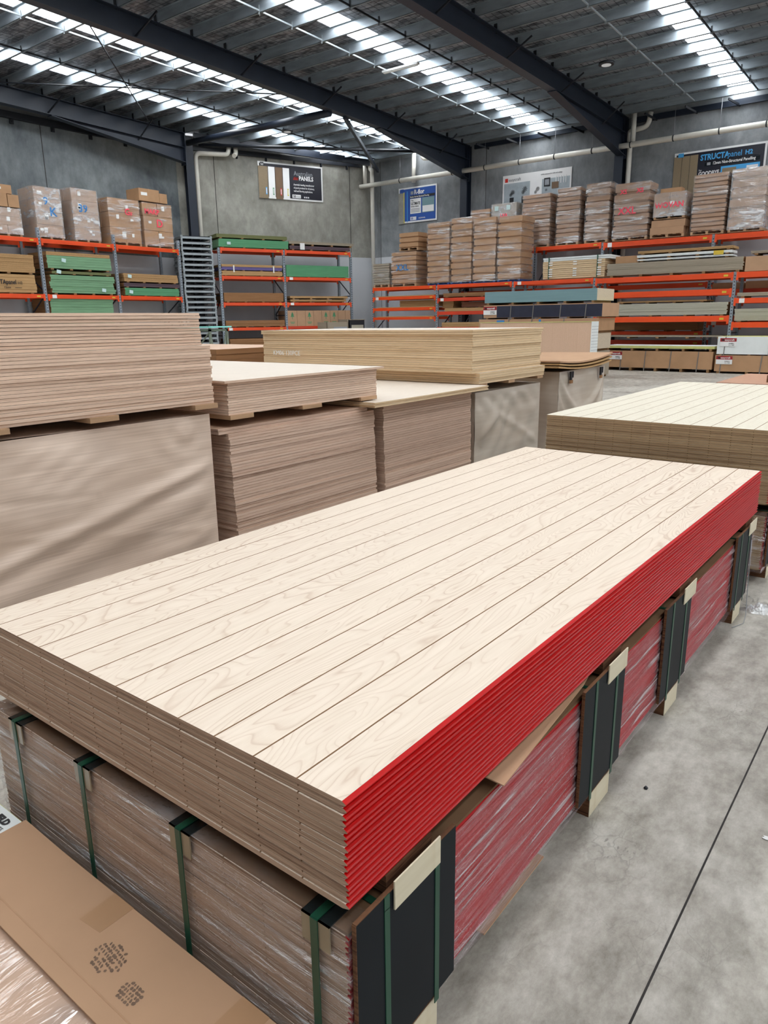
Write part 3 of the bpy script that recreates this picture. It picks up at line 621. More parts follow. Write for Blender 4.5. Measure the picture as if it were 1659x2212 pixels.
def pack(k, u0, u1, z0, z1, v0, d, mat, what, where, n, bear=.03, name='board_sheet', cat='sheet', **kw):
    """what: one sheet of the pack, where: the pack it lies in"""
    BL[0] = where
    one(k, u0, u1, z0, z1, v0, d, mat, name, what+' in '+where, cat, group=what+'s in '+where, n=n, bear=bear, **kw)

# left rack
pack('A', 7.3, 9.2, 2.58, 3.05, .02, .95, m_particle, 'chipboard sheet', 'the upper tan pack at the left edge of the left rack', 9, .04)
pack('A', 7.3, 9.18, 2.105, 2.57, .02, .95, m_mdf, 'tan panel', 'the lower tan pack with black lettering on the left rack', 6, .03)
o = fr('A', 8.35, .0, 2.3)
m = text_mb('STRUCTApanel', .15, 0, .03, 0, mb=None, bold=.003, xs=.8, align='RIGHT'); text_mb('H2', .1, .03, .03, 0, mb=m); text_mb('12mm', .07, -.15, -.07, 0, mb=m, align='RIGHT'); m.box(-.05, .12, -.002, 0, -.06, -.05)
tag(m.build('printed_lettering', m_inkdk, loc=(o[0]+.012, o[1]+.32, o[2]), rz=ang('A')), 'black lettering printed on the lower tan pack of the left rack', 'printed lettering')
pack('A', 9.55, 11.38, 2.72, 3.08, .02, .95, m_green, 'green edged board', 'the upper green pack in the middle of the left rack', 5, .04, endmat=m_kraftdk)
pack('A', 9.55, 11.36, 3.08, 3.17, .02, .95, m_particle, 'chipboard sheet', 'the thin tan layer over the upper green pack of the left rack', 2, 0)
pack('A', 9.65, 11.36, 2.61, 2.7, .02, .95, m_olive, 'thin olive board', 'the thin layer between the two green packs of the left rack', 2, .02, endmat=m_kraftdk)
pack('A', 9.57, 11.42, 2.105, 2.6, .02, .95, m_green, 'green edged board', 'the thick lower green pack on the left rack beam', 8, .04, endmat=m_kraftdk, jit=.03)
pack('A', 9.5, 11.32, .71, 2.0, .02, .95, m_green, 'green edged board', 'the green pack under the lower beam of the left rack', 18, .04, endmat=m_kraftdk)
pack('A', 11.75, 13.6, 2.105, 2.33, .02, .95, m_green2, 'green board', 'the lowest pack in the last left-rack bay', 4, .02, endmat=m_kraftdk)
pack('A', 11.72, 13.62, 2.335, 2.46, .02, .95, m_purple, 'purple brown board', 'the middle pack in the last left-rack bay', 4, .025, endmat=m_kraftdk)
pack('A', 11.75, 13.58, 2.47, 2.72, .02, .95, m_particle, 'tan board', 'the top pack in the last left-rack bay', 4, .03)
def notes(k, lst, label):
    for (u, z, w_, h, v, r) in lst:
        o = fr(k, u, v, z); m = MB(); c, s = math.cos(r), math.sin(r)
        m.add([(x*c-y*s, yy, x*s+y*c) for yy in (-.002, 0) for x, y in ((0, 0), (w_, 0), (w_, h), (0, h))], [(0, 1, 2, 3), (7, 6, 5, 4), (4, 5, 1, 0), (5, 6, 2, 1), (6, 7, 3, 2), (7, 4, 0, 3)])
        tag(m.build('stock_note', m_papergr, loc=o, rz=ang(k)), label, 'paper note', label)
for a in ((9.92, 2.93, 'pale blue note on the upper green pack of the left rack'), (9.75, 2.64, 'pale blue note on the thin olive layer of the left rack'), (11.0, 2.2, 'pale blue note on the thick lower green pack of the left rack'),
          (11.85, 2.18, 'pale blue note on the green pack in the last bay of the left rack'), (11.85, 2.6, 'pale blue note on the tan pack in the last bay of the left rack')):
    notes('A', [(a[0], a[1], .12, .09, -.018, random.uniform(-.2, .1))], a[2])
# skew wall rack
pack('D', .05, 2.36, 3.58, 3.84, .02, .95, m_green2, 'green board', 'the green pack on top of the skew wall rack', 4, .025, endmat=m_green)
pack('D', 0, 2.33, 3.845, 3.98, .02, .95, m_olive, 'olive board', 'the olive pack uppermost on the skew wall rack', 3, .03)
pack('D', 2.4, 4.6, 3.58, 3.72, .02, .95, m_purple, 'dark slatted board', 'the lower dark layer at the top right of the skew rack', 2, .035)
pack('D', 2.4, 4.75, 3.725, 3.86, .02, .95, m_greybrd, 'thin grey board', 'the upper grey layer at the top right of the skew rack', 2, .05)
pack('D', .08, 2.1, 2.745, 2.9, .0, .95, m_mdf, 'tan board', 'the tan pack on the second skew-rack level', 3, .02)
pack('D', .08, 2.1, 2.905, 3.02, .0, .95, m_purplestrap, 'violet board', 'the violet layer on the second skew-rack level', 2, .02)
pack('D', .08, 2.1, 3.02, 3.09, .0, .95, m_mdf, 'thin tan board', 'the topmost tan layer on the second skew-rack level', 2, 0)
pack('D', 2.24, 4.52, 2.745, 3.12, .0, .95, m_green2, 'green board', 'the tall bright green pack on the second skew-rack level', 6, .015, t_gap=.0008, jit=.003)
pack('D', .1, 2.1, 1.945, 2.24, .0, .95, m_kraftdk, 'brown board', 'the brown pack on the third skew-rack level', 5, .025, t_gap=.001, jit=.004)
pack('D', 2.34, 4.4, 1.945, 2.04, .0, .95, m_mdf, 'brown board', 'the lower thin pack at right on the third skew-rack level', 2, .03)
pack('D', 2.34, 4.47, 2.045, 2.15, .0, .95, m_mdf, 'brown board', 'the upper thin pack at right on the third skew-rack level', 2, .035)
pack('D', .1, 2.1, 1.175, 1.39, .0, .95, m_kraftdk, 'brown board', 'the brown pack on the lowest level of the skew wall rack', 4, .025)
pack('D', .2, 2.0, 0, .82, .0, .95, m_kraftdk, 'brown board', 'the brown pack on the floor under the skew wall rack', 12, .04)
us = [2.22, 2.56, 2.86, 3.16, 3.46, 3.78, 4.08, 4.36, 4.56]
for i in range(8):
    o = fr('D', us[i], 0, 1.185); t = thing('tall_carton', 'tan carton with green print on the lowest shelf of the skew wall rack, box between its neighbours' if False else ('tan carton with green tree print at the left end of the carton row on the skew wall rack' if i == 0 else 'tan carton in the upright row on the lowest shelf of the skew wall rack'), 'carton', o, ang('D'), 'upright cartons on the skew wall rack')
    t['label'] = 'tan upright carton in the row on the lowest shelf of the skew wall rack'
    w_ = us[i+1]-us[i]-.008; m = MB(); m.box(0, w_, 0, .8, 0, .5); m.build('box', m_kraft, t)
    if i in (0, 2, 4, 5):
        m = MB(); c = w_/2; m.add([(c-.07, -.003, .3), (c+.07, -.003, .3), (c, -.003, .42)], [(0, 1, 2)]); m.add([(c-.05, -.003, .36), (c+.05, -.003, .36), (c, -.003, .46)], [(0, 1, 2)]); m.box(c-.01, c+.01, -.003, -.001, .22, .3); m.box(c-.08, c+.08, -.003, -.001, .12, .14); m.box(c-.06, c+.06, -.003, -.001, .08, .1)
        m.build('green_print', m_green2, t)
for u, z0, z1, tx in ((.45, 2.86, 3.1, 'left'), (1.78, 2.86, 3.1, 'right')):
    o = fr('D', u, -.01, z0); m = MB(); m.box(0, .04, -.006, 0, 0, .2); tag(m.build('white_tie', m_paper, loc=o, rz=ang('D')), 'white tie hanging over the violet boards, the %s one of two' % tx, 'tie')
for u, z in ((.3, 3.7),): notes('D', [(u, z-.03, .12, .08, -.012, 0)], 'pale note on the green pack on top of the skew wall rack')
o = fr('D', 2.75, -.03, 3.6); m = MB(); m.box(0, .16, -.006, 0, 0, .2); tag(m.build('hanging_paper', m_paper, loc=o, rz=ang('D')), 'white sheet of paper hanging on the dark boards atop the skew rack', 'paper note')

# stack of steel stillages left of the skew rack
o = fr('D', -1.12, .0, 0); pr = thing('steel_stillage', 'grey steel stillage in the tall nested tower left of the skew wall rack', 'stillage', o, ang('D'), 'nested steel stillages')
W_, D_ = .95, .95
for x in (0, W_-.05):
    for y in (0, D_-.05):
        m = MB(); m.box(x, x+.05, y, y+.05, 0, .15); m.box(x-.01, x+.06, y-.01, y+.06, .1, .13); m.build('post', m_galvpost, pr)
for y in (0, D_-.03): m = MB(); m.box(.05, W_-.05, y, y+.03, .05, .11); m.build('rail', m_galvpost, pr)
for x in (0, W_-.03): m = MB(); m.box(x, x+.03, .05, D_-.05, .05, .11); m.build('rail', m_galvpost, pr)
m = MB(); [m.box(x, x+.04, .03, D_-.03, .05, .065) for x in (.2, .45, .7)]; [m.box(x, x+.012, .01, .03, .0, .05) for x in (.33, .6)]; m.box(.05, W_-.05, .04, D_-.04, .066, .135); m.build('deck_bars_and_shade', m_dark, pr)  # wide dark plate stands in for the shade between the stillages
for i in range(1, 25):
    c = copy_tree(pr); l = fr('D', -1.12+random.uniform(-.012, .012), random.uniform(-.015, .015), .156*i); c.location = [q*S for q in l]

# pallet
def pallet(t, Lx, D_, h=.09, mat=m_wood, z=0):
    m = MB()
    for i in range(5): x = i*(Lx-.09)/4; m.box(x, x+.09, 0, D_, z+h-.015, z+h)
    for i in range(3): x = i*(Lx-.06)/2; m.box(x, x+.06, 0, D_, z+.014, z+h-.015)
    for y in (0, D_/2-.05, D_-.1): m.box(0, Lx, y, y+.1, z, z+.014)
    return m.build('pallet', mat, t)
def load(k, u0, u1, z0, z1, v0, d, label, rows, flat=False, film=m_filmclear, pal=.085, palmat=m_wood, mat=m_kraft2, marks=(), notes_=0, jit=.011, name='wrapped_pallet_load', cat='pallet load', lid=False, top=None):
    """pallet with cartons; rows = list of (relative height, cartons across)"""
    t = thing(name, label, cat, fr(k, u0, v0, z0), ang(k)); Lx = u1-u0
    if pal: pallet(t, Lx, d, pal, palmat)
    H = z1-z0-pal; tot = sum(r[0] for r in rows); z = pal; cz = []
    for (rh, nc) in rows:
        h = H*rh/tot
        for i in range(nc):
            if flat: jit = .014
            for jj in range(2 if not flat else 1):
                dd = d/(2 if not flat else 1); j1, j2 = random.uniform(-jit, jit), random.uniform(-jit, jit)
                x0, x1_ = i*Lx/nc+.003+j1, (i+1)*Lx/nc-.003+j1
                m = MB(); y0 = jj*dd+.002+j2; y1 = (jj+1)*dd-.002+j2
                if flat:
                    m.box(x0+.03, x1_-.03, y0+.03, y1-.03, z, z+h*.99); m.box(x0, x1_, y0, y1, z+h*.2, z+h*.93)
                else:
                    m.box(x0, x1_, y0, y1, z, z+h*.975)
                m.build('carton', mat, t)
        cz.append((z, h)); z += h
    if top: m = MB(); m.box(.1, Lx*.8, .1, d*.6, z, z+top); m.build('carton', mat, t)
    random_notes = notes_
    if notes_:
        m = MB()
        for i in range(notes_):
            zz, hh = cz[i % len(cz)]; x = random.uniform(.05, Lx-.22); zq = zz+hh*random.uniform(.25, .55); w_ = random.uniform(.07, .12); m.box(x, x+w_, -jit-.006, -jit-.003, zq, zq+w_*random.choice((.7, 1.3)))
        m.build('shipping_labels', m_paper, t)
    for (txt, size, x, zq, mt) in marks:
        text_mb(txt, size, x, zq, -jit-.008, bold=.004).build('spray_marking', mt, t)
    if film:
        e = jit+.006
        def side(a, b_, n0):
            def fn(i, j):
                p = Vector(a).lerp(Vector(b_), i); zq = pal*.6+(H+pal*.4)*j
                off = .004*math.sin(17*j*H/.4+4*i)+.003*math.sin(9*i+23*j)
                return (p.x+n0[0]*off, p.y+n0[1]*off, zq)
            return fn
        m = MB(); m.grid(side((-e, -e, 0), (Lx+e, -e, 0), (0, -1)), 10, 16); m.grid(side((Lx+e, -e, 0), (Lx+e, d+e, 0), (1, 0)), 8, 16); m.grid(side((-e, d+e, 0), (-e, -e, 0), (-1, 0)), 8, 16)
        m.grid(lambda i, j: (-e+(Lx+2*e)*i, -e+(d+2*e)*j, pal+H+.008+.01*math.sin(7*i+5*j)), 8, 8)
        m.build('stretch_wrap', film, t)
    return t
# on top of the left rack
load('A', 8.35, 9.05, 3.465, 4.13, .1, .78, 'wrapped carton pallet at the far left, carrying loose brown boxes', [(1, 2), (1, 1), (1, 1)], film=m_filmbox, notes_=3)
def carton(k, u, v, z, w_, d, h, label, mat=m_kraft2, lab=True, rz=0):
    t = thing('cardboard_box', label, 'box', fr(k, u, v, z), ang(k)+rz)
    m = MB(); m.box(0, w_, 0, d, 0, h); m.build('box', mat, t)
    m = MB(); m.box(w_*.46, w_*.54, -.002, d+.002, h, h+.002); m.box(w_*.46, w_*.54, -.003, -.0005, h*.8, h); m.build('tape', m_tape, t)
    if lab: m = MB(); m.box(w_*.1, w_*.4, -.003, -.001, h*.45, h*.7); m.build('label', m_paper, t)
    return t
carton('A', 8.5, .1, 4.155, .27, .5, .3, 'square brown box under the topmost box at the left end of the left rack', lab=False)
carton('A', 8.79, .1, 4.155, .27, .5, .29, 'square brown box beside its twin on the leftmost wrapped pallet', lab=False)
carton('A', 8.5, .12, 4.46, .42, .45, .2, 'brown box with a white barcode label, topmost at the left end of the left rack')
load('A', 9.46, 10.15, 3.465, 4.72, .1, .78, 'wrapped pallet with blue markings 9 and K on the left rack', [(1, 1), (1.1, 1), (1.1, 1), (1, 1)], film=m_filmbox, marks=[('9', .26, .22, .84, m_blueink), ('K', .3, .36, .58, m_blueink)], notes_=6)
load('A', 10.47, 11.2, 3.465, 4.8, .1, .78, 'wrapped pallet with blue marking 39 on the left rack', [(1, 1), (1.1, 1), (1.1, 1), (1, 1)], film=m_filmbox, marks=[('39', .27, .16, .76, m_blueink)], notes_=7)
load('A', 11.52, 12.5, 3.465, 4.7, .1, .78, 'wrapped carton pallet with pink letters GF on the left rack', [(1.1, 2), (1.1, 1), (1, 1)], marks=[('G', .24, .5, .82, m_pink), ('F', .14, .68, .8, m_pink)], notes_=5)
load('A', 12.62, 13.6, 3.465, 4.69, .1, .78, 'wrapped carton pallet with pink lettering MAKP on the left rack, nearest the column', [(1.1, 2), (1.1, 1), (1.0, 2)], marks=[('MAKP', .19, .05, .92, m_pink), ('D', .3, .42, .58, m_pink)], notes_=4)
carton('A', 12.55, .1, 4.72, .68, .6, .33, 'large brown box on top of the pallet nearest the column')
carton('A', 13.25, .12, 4.72, .26, .5, .26, 'small brown box at the right on top of the pallet nearest the column', lab=False)

# low front rack, top level
Fz = 2.395
load('F', -15.15, -14.48, Fz, 3.15, .0, .8, 'low pallet of grey sheets wrapped in film at the left end of the front rack', [(1, 1)]*9, flat=True, mat=m_greybrd, film=m_filmclear)
load('F', -14.38, -13.4, Fz, 3.46, .0, .8, 'wrapped carton pallet marked XXL in blue on the front rack', [(1, 1)]*7, flat=True, marks=[('XXL', .26, .2, .5, m_blueink)], notes_=0)
load('F', -14.1, -13.35, 3.49, 4.04, .05, .7, 'small pallet of three brown trays standing on the XXL pallet', [(1, 1)]*3, flat=True, film=None)
for u0, u1, z1, n, lb in ((-12.95, -12.15, 4.23, 11, 'the leftmost of four tall carton stacks on blue pallets'), (-12.08, -11.36, 4.3, 10, 'the second from left of four tall carton stacks on blue pallets'),
                          (-11.28, -10.53, 4.23, 9, 'the third from left of four tall carton stacks on blue pallets'), (-10.45, -9.7, 4.2, 9, 'the rightmost of four tall carton stacks on blue pallets')):
    load('F', u0, u1, Fz, z1, .0, .78, lb.replace('the ', 'wrapped stack of flat cartons, ', 1), [(1, 1)]*n, flat=True, palmat=m_bluepal, pal=.06)
# pale door leaves
t = thing('strapped_timber_pack', 'pale strapped pack of timber lengths with white end stickers on the front rack', 'timber pack', fr('F', -9.0, 0, 2.38))
for i in range(11):
    m = MB(); h = .052; z = .03+i*h; m.box(random.uniform(0, .02), 1.82+(.12 if i > 8 else 0), random.uniform(0, .02), .8, z, z+h-.006); m.build('length', m_whitebrd if i > 8 else m_edgeC, t)
for x in (.18, 1.6): m = MB(); m.box(x, x+.03, -.012, -.008, .02, .6); m.box(x, x+.03, -.012, .8, .606, .61); m.build('strap', m_strap, t)
m = MB()
for x in (.2, .92, 1.62):
    for z in (.08, .14, .2, .26, .38, .44): m.box(x, x+.11, -.016, -.012, z, z+.03)
m.build('stickers', m_paper, t)
carton('F', -6.98, .25, 2.725, .62, .45, .19, 'brown box on the left end of the long grey pack', lab=False)
pack('F', -7.1, -3.72, 2.365, 2.72, .0, .82, m_greybrd, 'long grey board', 'the long grey pack on top of the front rack', 10, .05, bear_n=5, endmat=m_kraftdk, t_gap=.001)
pack('F', -6.35, -4.02, 2.74, 2.8, .1, .5, m_whitebrd, 'white moulding board', 'the lower white layer over the long grey pack', 2, .02)
pack('F', -6.35, -4.02, 2.81, 2.9, .1, .5, m_whitebrd, 'white moulding board', 'the upper white layer over the long grey pack', 2, .03)
m = MB((-4.45, 19.28, 2.8)); m.box(-4.45, -4.22, 19.28, 19.285, 2.8, 2.9); tag(m.build('yellow_sticker', m_yellow), 'yellow warning sticker on the end of the white mouldings', 'sticker')
pack('F', -6.33, -4.0, 2.91, 3.0, .1, .55, m_mdf, 'tan board', 'the thin tan layer above the white mouldings', 2, .03)
carton('F', -3.68, .0, 2.37, 1.6, .8, .34, 'long brown box at the right edge on top of the front rack', lab=False, mat=m_kraft)
pack('F', -3.6, -2.0, 2.74, 2.84, .1, .6, m_greybrd, 'thin grey board', 'the thin grey layer above the long brown box', 2, .04)
pack('F', -6.85, -3.98, 1.345, 1.67, .0, .8, m_greybrd2, 'pale grey board', 'the middle shelf pack left of the right upright', 9, .03, endmat=m_kraftdk, t_gap=.001)
pack('F', -6.8, -4.5, 1.675, 1.74, .1, .7, m_mdf, 'thin brown board', 'the thin layer on the pale grey pack of the middle shelf', 1, .03)
pack('F', -3.78, -1.3, 1.755, 1.88, .0, .8, m_greybrd, 'grey board', 'the grey layer on the shelf right of the right upright', 2, .04)
pack('F', -3.8, -1.3, 1.185, 1.5, .0, .8, m_greybrd2, 'pale grey board', 'the pale grey pack low on the right of the right upright', 8, .03, t_gap=.001)
pack('F', -15.0, -12.7, 2.085, 2.11, .0, .8, m_mdf, 'thin tan board', 'the top thin shelf layer of the front rack at left', 1, 0)
pack('F', -14.2, -12.66, 1.76, 1.96, .2, .58, m_mdf, 'tan board', 'the thick tan pack in the left bay of the front rack', 4, .0)
pack('F', -12.5, -12.1, 1.69, 1.93, .2, .58, m_mdf, 'short tan board', 'the short pack just right of the second front upright', 4, .0)
pack('F', -15.0, -12.7, 1.735, 1.755, .0, .2, m_mdf, 'thin tan board', 'the second thin shelf layer of the front rack at left', 1, 0)
pack('F', -15.0, -12.7, 1.435, 1.46, .0, .8, m_mdf, 'thin tan board', 'the third thin shelf layer of the front rack at left', 1, 0)
pack('F', -12.35, -10.2, 2.0, 2.13, .0, .8, m_kraftdk, 'brown board', 'the upper brown pack in the second bay of the front rack', 3, .02)
pack('F', -11.8, -10.0, 1.68, 1.86, .2, .6, m_redbrown, 'red brown board', 'the red brown pack in the second bay of the front rack', 4, .02)
pack('F', -12.3, -10.2, 1.585, 1.68, .0, .8, m_mdf, 'tan board', 'the lower tan pack in the second bay of the front rack', 3, .0)
pack('F', -12.4, -10.0, 1.105, 1.25, .0, .8, m_mdf, 'tan board', 'the lowest tan pack in the second bay of the front rack', 4, .0)
pack('F', -7.3, -4.0, .78, .86, .05, .7, m_greybrd, 'long thin grey board', 'the thin long layer above the lime edged slab', 2, .04, bear_n=5)
pack('K', -7.3, -4.9, .945, 1.19, .0, .8, m_kraftdk, 'brown board', 'the brown pack low on the back rack', 5, .03)
carton('K', -4.65, .07, 2.005, .75, .5, .16, 'flat brown box in the back rack right of the right upright', lab=False)
carton('K', -3.85, .07, 2.005, 1.1, .5, .18, 'wide flat brown box in the back rack at the right edge', lab=False)

# back rack, top level: tall stacks of flat cartons
Kz = 3.385
for u0, u1, z1, n, lb in ((-10.2, -9.32, 4.86, 12, 'the stack furthest left on the back rack'), (-9.1, -8.41, 4.93, 12, 'the second stack from left on the back rack'),
                          (-8.22, -7.55, 4.96, 9, 'the third stack from left on the back rack')):
    load('K', u0, u1, Kz, z1, .0, .66, lb.replace('the ', 'wrapped stack of flat cartons, ', 1), [(1, 1)]*n, flat=True, mat=m_kraft3)
load('K', -7.4, -6.45, Kz, 4.86, .0, .66, 'wrapped stack of flat cartons with pink letters XS and XXL on the back rack', [(1, 1)]*6+[(1.6, 1), (1.9, 1)], flat=True, mat=m_kraft3, marks=[('XS', .16, .15, 1.2, m_pink), ('XS', .16, .6, 1.2, m_pink), ('XXL', .26, .12, .68, m_pink)])
load('K', -6.36, -5.48, Kz, 3.83, .0, .66, 'pair of plain brown boxes under the pink WOVAN load on the back rack', [(1, 1), (1, 1)], film=None, mat=m_kraft, name='boxes_on_pallet')
load('K', -6.3, -5.5, 3.85, 4.5, .0, .64, 'wrapped small load with pink letters WOVAN on the back rack', [(1, 2)], film=m_filmbox, marks=[('WOVAN', .19, .02, .28, m_pink)], notes_=1, top=.12)
load('K', -5.31, -4.5, Kz, 4.84, .0, .66, 'wrapped stack of flat cartons left of the bulging stack, before the dark sign', [(1, 1)]*13, flat=True, mat=m_kraft3, jit=.014)
load('K', -4.4, -3.6, Kz, 4.86, .0, .66, 'bulging film wrapped carton stack at the right edge of the back rack', [(1, 1)]*6, flat=True, mat=m_kraft2, film=m_filmbox)
load('K', -3.5, -2.7, Kz, 4.8, .0, .8, 'wrapped carton stack cut by the right edge of the picture' , [(1, 1)]*9, flat=True, mat=m_kraft3) if False else None
load('K', -11.25, -10.42, Kz, 4.72, .0, .6, 'grey wrapped box with two white labels, seen behind the tall carton stacks', [(1, 1), (1, 1), (.8, 1)], film=m_filmbox, mat=m_greybrd, marks=[('LXA', .13, .3, .95, m_pink)])
notes('K', [(-11.14, 4.52, .13, .13, -.03, 0), (-10.74, 4.52, .13, .13, -.03, 0)], 'white label on the grey wrapped box behind the carton stacks')
load('K', -11.98, -11.33, Kz, 4.62, .0, .6, 'low wrapped load of thin brown trays, seen behind the tall carton stacks', [(1, 1)]*9, flat=True)
load('F', -11.2, -10.45, 3.5, 4.72, .95, .6, 'grey wrapped box with two white labels showing behind the tall carton stacks', [(1, 1), (1, 1)], film=m_filmbox, mat=m_greybrd, notes_=2, pal=.06) if False else None

# ---------------------------------------------------------------- floor bundles in front of the right rack
def bundle(k, u0, u1, z0, z1, v0, d, mat, label, straps, endmat=None, top=None, tagpos=None, bear=.05, name='strapped_board_bundle', strapmat=m_strapgrey, nb=5, layers=0, wrap=None):
    t = thing(name, label, 'bundle', fr(k, u0, v0, z0), ang(k)); Lx = u1-u0; H = z1-z0
    m = MB(); m.add([(0, 0, bear), (Lx, 0, bear), (Lx, d, bear), (0, d, bear), (0, 0, H), (Lx, 0, H), (Lx, d, H), (0, d, H)], [(3, 2, 1, 0), (4, 5, 6, 7), (0, 1, 5, 4), (1, 2, 6, 5), (2, 3, 7, 6), (3, 0, 4, 7)], [0, 1, 0, 2, 0, 2])
    m.build('board_block', [mat, top or mat, endmat or mat], t)
    if wrap:
        m = MB(); m.box(wrap[0], wrap[1], -.006, -.0005, bear+.005, H-.02); m.build('side_wrap', wrap[2], t)
    for x in straps:
        m = MB(); m.bar((x, -.01, 0), (x+.02, -.01, H), .02, .004, upv=(0, 1, 0)); m.box(x+.01, x+.03, -.01, d+.005, H, H+.003); m.build('strap', strapmat, t)
    for i in range(nb):
        m = MB(); x = .06+(Lx-.18)*i/(nb-1); m.box(x, x+.06, .0, d, 0, bear-.001); m.build('bearer', m_wooddk, t)
    if tagpos:
        x, z = tagpos; m = MB(); m.box(x, x+.36, -.016, -.013, z, z+.19); g = m.build('product_tag', m_paper, t)
        m = MB(); m.box(x, x+.36, -.019, -.0165, z+.11, z+.19); m.build('tag_header', m_tagred, g)
        m = text_mb('easycraft', .06, x+.1, z+.13, -.021, bold=.001); m.build('tag_lettering', m_paper, g)
        m = text_mb('PANELS', .035, x+.19, z+.055, -.018); text_mb('12 x 1200', .03, x+.19, z+.02, -.018, mb=m); m.box(x+.04, x+.09, -.022, -.02, z+.13, z+.17); m.build('tag_print', m_inkdk, g)
    return t
bundle('E', -6.66, -3.96, 0, .5, 0, .9, m_kraft2, 'brown wrapped bundle on the floor with red and white tag, beneath the lime edged slab', [.45, 1.07, 1.7, 2.35], tagpos=(.13, .28), bear=.08)
bundle('E', -6.66, -3.94, .505, .63, 0, .9, m_lime, 'thin white topped slab with lime edge lying on the brown bundle', [], top=m_whitebrd, bear=.06)
bundle('E', -3.9, -1.2, 0, .43, -.02, .92, m_kraft2, 'brown bundle on the floor at the right edge with red and white tag', [.13, 1.0, 2.0], tagpos=(.03, .22), bear=.05)
bundle('E', -3.88, -1.2, .435, .86, -.02, .92, m_whitebrd, 'white bundle with lime top at the right edge, stacked on a brown one', [.16, 1.12, 2.1], tagpos=(.06, .2), bear=.02, top=m_lime)
# N group: four bundles high, in front of the middle of the far rack
bundle('N', -8.55, -5.75, 0, .6, .0, 1.0, m_greybrd, 'grey lowest bundle under the blue and navy stack', [], bear=.05)
bundle('N', -8.5, -5.75, .605, 1.0, .0, 1.0, m_greybrd2, 'white ended bundle second from the floor under the navy one', [], bear=.05, endmat=m_cream)
bundle('N', -8.7, -5.68, 1.005, 1.325, .0, 1.0, m_kraft, 'brown printed bundle directly under the navy wrapped one', [.8, 1.4, 2.2], bear=.05, endmat=m_kraft2, strapmat=m_strapgrey)
m = MB(); 
o = (-8.0, 15.19, 1.2); m = MB(o); m.box(-8.2, -8.0, 15.185, 15.195, 1.25, 1.3); m.box(-7.1, -7.05, 15.185, 15.195, 1.22, 1.31); tag(m.build('blue_print_mark', m_blueink), 'small blue print marks on the brown bundle under the navy one', 'printed mark')
bundle('N', -8.57, -5.6, 1.33, 1.65, .0, 1.0, m_kraft, 'navy wrapped bundle with red and white tag, beneath the blue grey one', [.72, 1.3, 1.98, 2.58], endmat=m_kraft, top=m_lime, wrap=(.36, 2.965, m_navywrap), tagpos=(.0, .1), bear=.03)
bundle('N', -8.55, -5.74, 1.655, 1.96, .0, 1.0, m_bluebrd, 'blue grey board bundle topmost of the floor stack before the rack', [], endmat=m_cream, bear=.05)
# pink-brown upright pack in front of them
t = thing('panel_bundle', 'tall pinkish tan bundle with perforated white end sheet before the blue and navy stack', 'bundle', (-7.96, 14.0, 0))
m = MB(); m.box(0, 2.62, 0, .35, 0, 1.25); m.build('board_block', m_pinkply, t)
m = MB(); m.box(2.621, 2.632, -.012, .35, 0, 1.26); m.build('end_sheet', m_whitebrd, t)
m = MB(); [m.box(2.6321, 2.6335, 0, .35, .08+.06*i, .085+.06*i) for i in range(19)]; m.build('end_perforations', m_inkgrey, t)
m = MB(); m.box(-.02, 2.62, -.01, .35, 1.25, 1.262); m.build('top_sheet', m_lime, t)

# ---------------------------------------------------------------- plywood stacks by the aisle (x front = -2.1)
def sheets(x0, x1, y0, y1, z0, z1, n, mats, label, group, jit=.004, name='plywood_sheet', gap=.0012, odd=(), lean=(0, 0), cat='plywood sheet'):
    pitch = (z1-z0)/n; pr = None
    for i in range(n):
        jx, jy = random.uniform(-jit, jit)+lean[0]*i/n, random.uniform(-jit, jit)+lean[1]*i/n
        if i in odd: jx += odd[i][0]; jy += odd[i][1]
        loc = (x0+jx, y0+jy, z0+i*pitch)
        if pr is None:
            m = MB(); m.box(0, x1-x0, 0, y1-y0, 0, pitch-gap, 0, 1); pr = m.build(name, mats, loc=loc); o = pr
        else: o = pr.copy(); COL.objects.link(o); o.location = [c*S for c in loc]
        tag(o, label, cat, group)
def bearers(x0, x1, ys, z0, z1, label, w_=.13, mat=m_wood):
    pr = None
    for y in ys:
        m = MB((x0, y, z0)); m.box(x0, x1, y, y+w_, max(z0, z1-.021), z1); (m.box(x0, x1-.35, y, y+w_, z0, z1-.021) if z1-z0 > .03 else None); tag(m.build('timber_bearer', mat), label, 'bearer', label)
XF, XB = -2.1, -4.25
def cover(x0, x1, y0, y1, z1, fr_mat, label, side_mat=None, folds=None, amp=.012):
    t = thing('covered_plywood_stack', label, 'stack', (x1, y0, 0)); o = (x1, y0, 0)
    m = MB(o); m.box(x0, x1-.03, y0+.02, y1-.02, .05, z1-.012); m.build('sheet_block', side_mat or m_edgeB, t)
    m = MB(o); [m.box(x0+.05, x1-.06, y, y+.1, 0, .05) for y in (y0+.1, (y0+y1)/2, y1-.2)]; m.build('bearer', m_wooddk, t)
    m = MB(o)
    m.grid(lambda i, j: (x1-.012+folds(i, j)*amp*min(1, 12*(1-i), 12*i+.2, 14*(1-j)), y0+(y1-y0)*i, .03+(z1-.03)*j), 90, 70)
    m.grid(lambda i, j: (x0+(x1-.012-x0)*i, y0+.006*math.sin(9*j+5*i), .03+(z1-.03)*j), 40, 20)
    m.grid(lambda i, j: (x0+(x1-.012-x0)*i, y0+(y1-y0)*j, z1+.004*math.sin(6*i+8*j)), 40, 20)
    m.build('plastic_cover', fr_mat, t)
    return t
